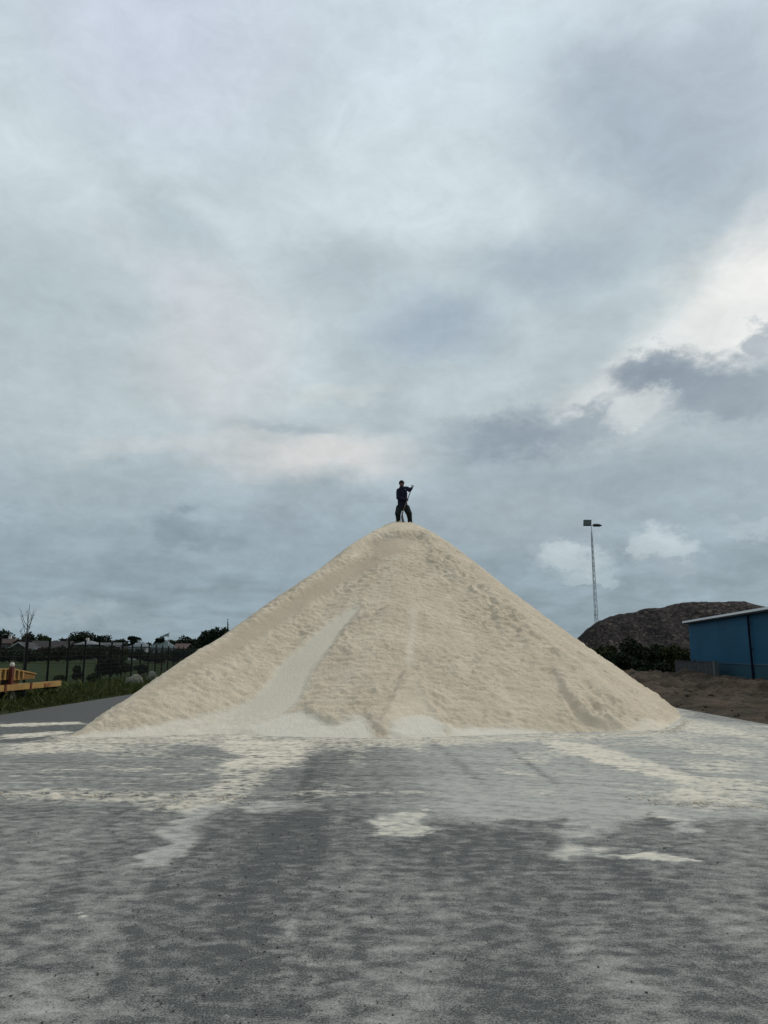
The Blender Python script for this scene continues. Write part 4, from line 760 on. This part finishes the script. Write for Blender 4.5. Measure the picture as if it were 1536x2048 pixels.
# ---------------------------------------------------------------- yellow trailer
def build_trailer():
    t = thing('flatbed_trailer', (-11.5, 22.5, 0), 'yellow flatbed trailer with ribbed tapering side boards parked on the grass', 'trailer')
    ye = simple('yellow_paint', (.21, .105, .018), (.15, .07, .012), 3, .5, bmp=.004); pale = simple('faded_yellow_paint', (.32, .20, .06), (.24, .135, .04), 2.5, .5); dk = simple('trailer_underside', (.02, .018, .016)); rub = simple('tyre_rubber', (.015, .015, .015), rough=.8); red = simple('dull_red_paint', (.10, .022, .014), rough=.5)
    # local: x outwards to the left (negative), y along towards the far end
    for x in (0, -2.1): MB().span((x - .06, -5.5, .50), (x + .06, 4.6, .69)).build('side_beam', pale, t, bevel=.012)
    MB().span((-2.0, -5.5, .56), (-.1, 4.3, .62)).build('deck', simple('deck_planks', (.10, .075, .05)), t)
    for y in (-4, -2, 0, 2, 4.4): MB().span((-2.03, y, .42), (-.07, y + .12, .55)).build('cross_member', dk, t)
    for y in (.55, 2.2): MB().span((.062, y, .47), (.085, y + .11, .72)).build('lashing_bracket', red, t)
    MB().span((.062, 3.25, .53), (.09, 3.62, .64)).build('marker_plate', simple('rust', (.22, .09, .03)), t)
    for x in (-.12, -1.98):
        m = MB(); m.prism([(-5, .84), (1.0, .84), (1.25, .80), (2.85, .82), (2.85, .90), (2.8, .95), (1.25, 1.14), (-5, 1.20)], lambda u, z: Vector((x - .02, u, z)), lambda u, z: Vector((x + .02, u, z))); sb = m.build('side_board', ye, t)
        m = MB(); m.prism([(-5, 1.20), (1.25, 1.14), (2.85, .95), (2.85, .99), (1.25, 1.18), (-5, 1.24)], lambda u, z: Vector((x - .05, u, z)), lambda u, z: Vector((x + .06, u, z))); m.build('top_rail', pale, sb)
        for y in np.arange(-4.8, 2.0, .29):
            zt = 1.19 - .008 * (y + 5) if y < 1.25 else 1.14 - .12 * (y - 1.25)
            MB().span((x + .021, y, .84), (x + .075, y + .08, zt)).build('rib', pale, sb)
            if y < 1.7: MB().span((x + .021, y + .10, .90), (x + .026, y + .26, zt - .06)).build('opening', simple('dark_opening', (.03, .018, .008)), sb)
        for y in (-3.8, -1.4, .35, 1.05): MB().span((x - .05, y, .62), (x + .05, y + .22, .85)).build('stanchion', simple('dark_brown_frame', (.06, .03, .014)), t)
    MB().span((-.06, .98, .62), (.04, 1.12, 1.24)).build('corner_post', red, t)
    MB().tube([(-.01, 1.05, 1.24), (-.01, 1.05, 1.30), (-.01, 1.05, 1.36)], [.07, .075, .04], 10).build('marker_lamp', simple('lamp_white', (.5, .45, .4), rough=.3), t)
    MB().prism([(-4.5, .63), (1.9, .63), (2.2, .80), (1.0, 1.02), (-4.5, 1.05)], lambda u, z: Vector((-.30, u, z)), lambda u, z: Vector((-1.80, u, z))).build('hopper', simple('dark_machine_body', (.035, .022, .012), (.06, .04, .02), 4), t)
    for y in (-2.6, .1, 1.55): MB().span((-.26, y, .64), (-.20, y + .45, .92)).build('access_panel', simple('dull_yellow_panel', (.16, .10, .03), (.10, .06, .02), 4), t)
    for x in (-.25, -1.85):
        for y in (-1.1, 1.5):
            wv = MB(); wv.tube([(x - .11, y, .34), (x - .09, y, .34), (x + .09, y, .34), (x + .11, y, .34)], [.28, .33, .33, .28], 22); wh = wv.build('wheel', rub, t); MB().tube([(x - .115, y, .34), (x + .118, y, .34)], .16, 16).build('rim', simple('grey_rim', (.12, .12, .12), rough=.5), wh)
    MB().span((-.3, 2.45, .05), (-.2, 2.55, .52)).build('support_leg', simple('leg_grey', (.14, .15, .15)), t)
    MB().span((-.34, 2.4, .03), (-.16, 2.6, .06)).build('support_foot', simple('leg_grey', (.14, .15, .15)), t)
build_trailer()

# ---------------------------------------------------------------- worker with shovel
def skin(name, chains, m, parent, vox=.012, smooth=4):
    bm = bmesh.new()
    for ch in chains:
        for (p, r), (q, t) in zip(ch[:-1], ch[1:]):
            p, q = Vector(p), Vector(q); r = Vector((r, r, r)) if not isinstance(r, tuple) else Vector((r[0], r[1], min(r))); t = Vector((t, t, t)) if not isinstance(t, tuple) else Vector((t[0], t[1], min(t)))
            n = max(2, int((q - p).length / (min(min(r), min(t)) * .35)) + 1)
            for k in range(n + 1):
                f = k / n; rad = r.lerp(t, f); c = p.lerp(q, f); bmesh.ops.create_icosphere(bm, subdivisions=2, radius=1, matrix=Matrix.Translation(c) @ Matrix.Diagonal((*rad, 1)))
    me = bpy.data.meshes.new(name); bm.to_mesh(me); bm.free(); o = bpy.data.objects.new(name, me); C.objects.link(o)
    rm = o.modifiers.new('remesh', 'REMESH'); rm.mode = 'VOXEL'; rm.voxel_size = vox; sm = o.modifiers.new('smooth', 'SMOOTH'); sm.factor = .5; sm.iterations = smooth
    dg = bpy.context.evaluated_depsgraph_get(); dg.update(); me2 = bpy.data.meshes.new_from_object(o.evaluated_get(dg)); o.modifiers.clear(); o.data = me2; me2.name = name; bpy.data.meshes.remove(me)
    me2.materials.clear(); me2.materials.append(m); me2.polygons.foreach_set('use_smooth', np.ones(len(me2.polygons), bool)); o.parent = parent; return o
def blob_mesh(name, c, r, fn, m, parent, sub=3):
    bm = bmesh.new(); bmesh.ops.create_icosphere(bm, subdivisions=sub, radius=1)
    for v in bm.verts: q = fn(v.co.copy()); v.co = Vector((c[0] + q.x * r[0], c[1] + q.y * r[1], c[2] + q.z * r[2]))
    me = bpy.data.meshes.new(name); bm.to_mesh(me); bm.free(); o = bpy.data.objects.new(name, me); C.objects.link(o); me.materials.append(m); me.polygons.foreach_set('use_smooth', np.ones(len(me.polygons), bool)); o.parent = parent; return o
def build_person():
    K = 1490 / 28.0 / 1.0; X0, Yp = at(808, 1045, 28.0).x, 28.0; Z0 = AH
    P = lambda cx, cy, y=0.: ((740 + cx / 10.97 - 808) / K, y, (1046 - (940 + cy / 10.97)) / K)
    t = thing('person', (X0, Yp, Z0), 'person in dark navy work clothes digging with a shovel on top of the salt heap', 'person')
    skn = simple('skin', (.13, .08, .058), scale=20, rough=.6); navy = simple('navy_cloth', (.006, .008, .028), (.004, .005, .016), 9, .9, bmp=.01); black = simple('black_trousers', (.010, .012, .015), (.006, .008, .010), 9, .9, bmp=.01); boot = simple('dark_boots', (.022, .015, .012), rough=.7)
    hl, hr = P(818, 665, -.24), P(925, 385, -.20)       # lower and upper grip
    sw, se, sh_l = P(620, 425, .0), P(612, 600, -.10), P(640, 400, .02)
    top_end = P(940, 340, -.20); bot = P(700, 985, -.28)
    # body: pelvis, spine, neck, head, both arms and legs
    pel = P(715, 765, .0); ch1 = P(712, 640, -.02); ch2 = P(712, 500, -.04); nk0 = P(705, 390, -.06); nk = P(700, 352, -.09); hd0 = P(697, 328, -.11); hd1 = P(695, 288, -.12); hd2 = P(693, 240, -.11)
    kl, kr = P(610, 955, -.10), P(858, 960, -.08); al, ar = P(622, 1090, .02), P(885, 1125, .02)
    elL = P(615, 610, -.13); elR = P(868, 440, -.20)
    shL, shR = P(622, 415, -.02), P(798, 362, -.04)
    chains = [[(pel, (.13, .095)), (ch1, (.13, .09)), (ch2, (.14, .095)), (nk0, (.08, .07)), (nk, .055), (hd0, (.078, .08)), (hd1, (.092, .10)), (hd2, (.075, .085))],
              [(ch2, (.12, .09)), (shL, .06), (elL, .043), (hl, .026)], [(ch2, (.12, .09)), (shR, .06), (elR, .043), (hr, .026)],
              [(pel, (.13, .095)), (P(645, 805, 0), .085), (kl, .056), (al, .036)], [(pel, (.13, .095)), (P(800, 805, 0), .085), (kr, .056), (ar, .036)]]
    # fingers close round the handle: five short chains at each hand
    ax = (Vector(top_end) - Vector(bot)).normalized(); side = ax.cross(Vector((0, -1, 0))).normalized(); fwd = ax.cross(side)
    for h, el in ((hl, elL), (hr, elR)):
        h = Vector(h)
        for i in range(4):
            b = h + ax * (.032 - .021 * i); L = (.9, 1., .95, .8)[i]; chains.append([(tuple(h), .026), (tuple(b + side * .022 - fwd * .012), .0095), (tuple(b + side * .034 * L + fwd * .022), .011), (tuple(b + side * .008 + fwd * .036 * L), .0105), (tuple(b - side * .018 + fwd * .026), .009)])
        chains.append([(tuple(h), .026), (tuple(h - side * .026 + ax * .012), .011), (tuple(h - side * .03 + fwd * .02 + ax * .03), .010), (tuple(h - side * .012 + fwd * .034 + ax * .042), .0085)])
    body = skin('body', chains, skn, t, .0065, 2)
    hc = Vector(hd1)
    # face
    f = lambda q: q
    nose = blob_mesh('nose', (hc.x, hc.y - .10, hc.z - .012), (.014, .022, .024), lambda q: Vector((q.x * (1 - .3 * q.z), q.y, q.z)), skn, body, 2)
    for s in (-1, 1):
        e = blob_mesh('eye', (hc.x + s * .031, hc.y - .084, hc.z + .016), (.013, .009, .008), f, simple('eye_white', (.16, .15, .14), rough=.4), body, 2); blob_mesh('ear', (hc.x + s * .082, hc.y + .01, hc.z - .005), (.012, .024, .034), f, skn, body, 2)
    blob_mesh('mouth', (hc.x, hc.y - .082, hc.z - .052), (.026, .010, .007), f, simple('lips', (.14, .06, .05)), body, 2)
    blob_mesh('hair', (hc.x, hc.y + .018, hc.z + .045), (.108, .118, .105), lambda q: Vector((q.x, q.y, max(q.z, -.35 if q.y < -.3 else -.9))), simple('black_hair', (.006, .006, .007), rough=.9), t, 3)
    up = lambda p, dz=0, dy=0: (p[0], p[1] + dy, p[2] + dz)
    mid = lambda a, b, f: tuple(Vector(a).lerp(Vector(b), f))
    ch3 = P(705, 432, -.05)
    skin('jacket', [[(up(pel, -.06), (.20, .15)), (up(pel, .03), (.195, .145)), (ch1, (.195, .14)), (ch2, (.205, .145)), (ch3, (.165, .125)), (up(nk, -.03), .10), (up(nk, .01), .085)],
                    [(ch3, (.165, .125)), (P(632, 432, -.03), .10), (mid(shL, elL, .35), .088), (elL, .075), (mid(elL, hl, .9), .052)], [(ch3, (.165, .125)), (P(785, 388, -.05), .10), (mid(shR, elR, .45), .09), (elR, .080), (mid(elR, hr, .78), .055)]], navy, t)
    skin('trousers', [[(up(pel, .10), (.15, .12)), (pel, (.172, .13)), (P(645, 815, 0), (.14, .13)), (kl, (.122, .12)), (mid(kl, al, .55), .098), (up(al, -.09), .09)], [(pel, (.172, .13)), (P(798, 815, 0), (.14, .13)), (kr, (.118, .12)), (mid(kr, ar, .55), .096), (up(ar, -.09), .09)]], black, t)
    for a in (al, ar):
        gz = PILE_Z(X0 + a[0], Yp + a[1] - .06) - Z0 - .015
        skin('boot', [[(up(a, .06), .06), ((a[0], a[1], gz + .055), .07), ((a[0] + .01, a[1] - .12, gz + .045), (.06, .05)), ((a[0] + .012, a[1] - .20, gz + .038), (.05, .042))]], boot, t)
    blob_mesh('badge', P(782, 430, -.19), (.03, .006, .025), f, simple('pale_badge', (.16, .17, .24)), t, 2)
    # shovel: a thing of its own, held in both hands
    sv = thing('shovel', (X0, Yp, Z0), 'long handled shovel held by the worker on the salt heap', 'shovel'); wood = simple('ash_wood', (.16, .12, .085), (.10, .075, .055), 12, .6); stl = simple('worn_steel', (.10, .10, .095), (.06, .06, .06), 8, .45, .6)
    MB().tube([top_end, mid(top_end, bot, .5), bot], [.019, .019, .021], 10).build('handle', wood, sv, True)
    gx = Vector(top_end); MB().tube([gx - side * .06, gx + side * .06], .016, 8).build('grip', simple('black_grip', (.015, .015, .015)), sv, True)
    tip = Vector((P(750, 1135)[0], -.46, 0)); tip.z = PILE_Z(X0 + tip.x, Yp + tip.y) - Z0 - .02
    b0 = Vector(bot); d = tip - b0; u = Vector((.35, -1, .25)).normalized(); u = (u - d.normalized() * u.dot(d.normalized())).normalized(); nn = d.normalized().cross(u); V, Fc = [], []; nx, ny = 9, 9
    for j in range(ny):
        fj = j / (ny - 1); wv = .105 * (min(1, fj * 5 + .25)) * (1 if fj < .6 else math.sqrt(max(.02, 1 - ((fj - .6) / .42) ** 2)))
        for i in range(nx): s = -1 + 2 * i / (nx - 1); V.append(b0 + d * fj + u * wv * s + nn * (.030 * (s * s) - .02 + .03 * math.sin(fj * 2.5)))
    for j in range(ny - 1):
        for i in range(nx - 1): k = j * nx + i; Fc.append((k, k + 1, k + nx + 1, k + nx))
    bl = mesh_obj('blade', V, Fc, stl, sv, True); so = bl.modifiers.new('thick', 'SOLIDIFY'); so.thickness = .006
    MB().tube([mid(top_end, bot, .88), bot, b0 + d * .15], [.024, .026, .018], 10).build('socket', stl, sv, True)
build_person()
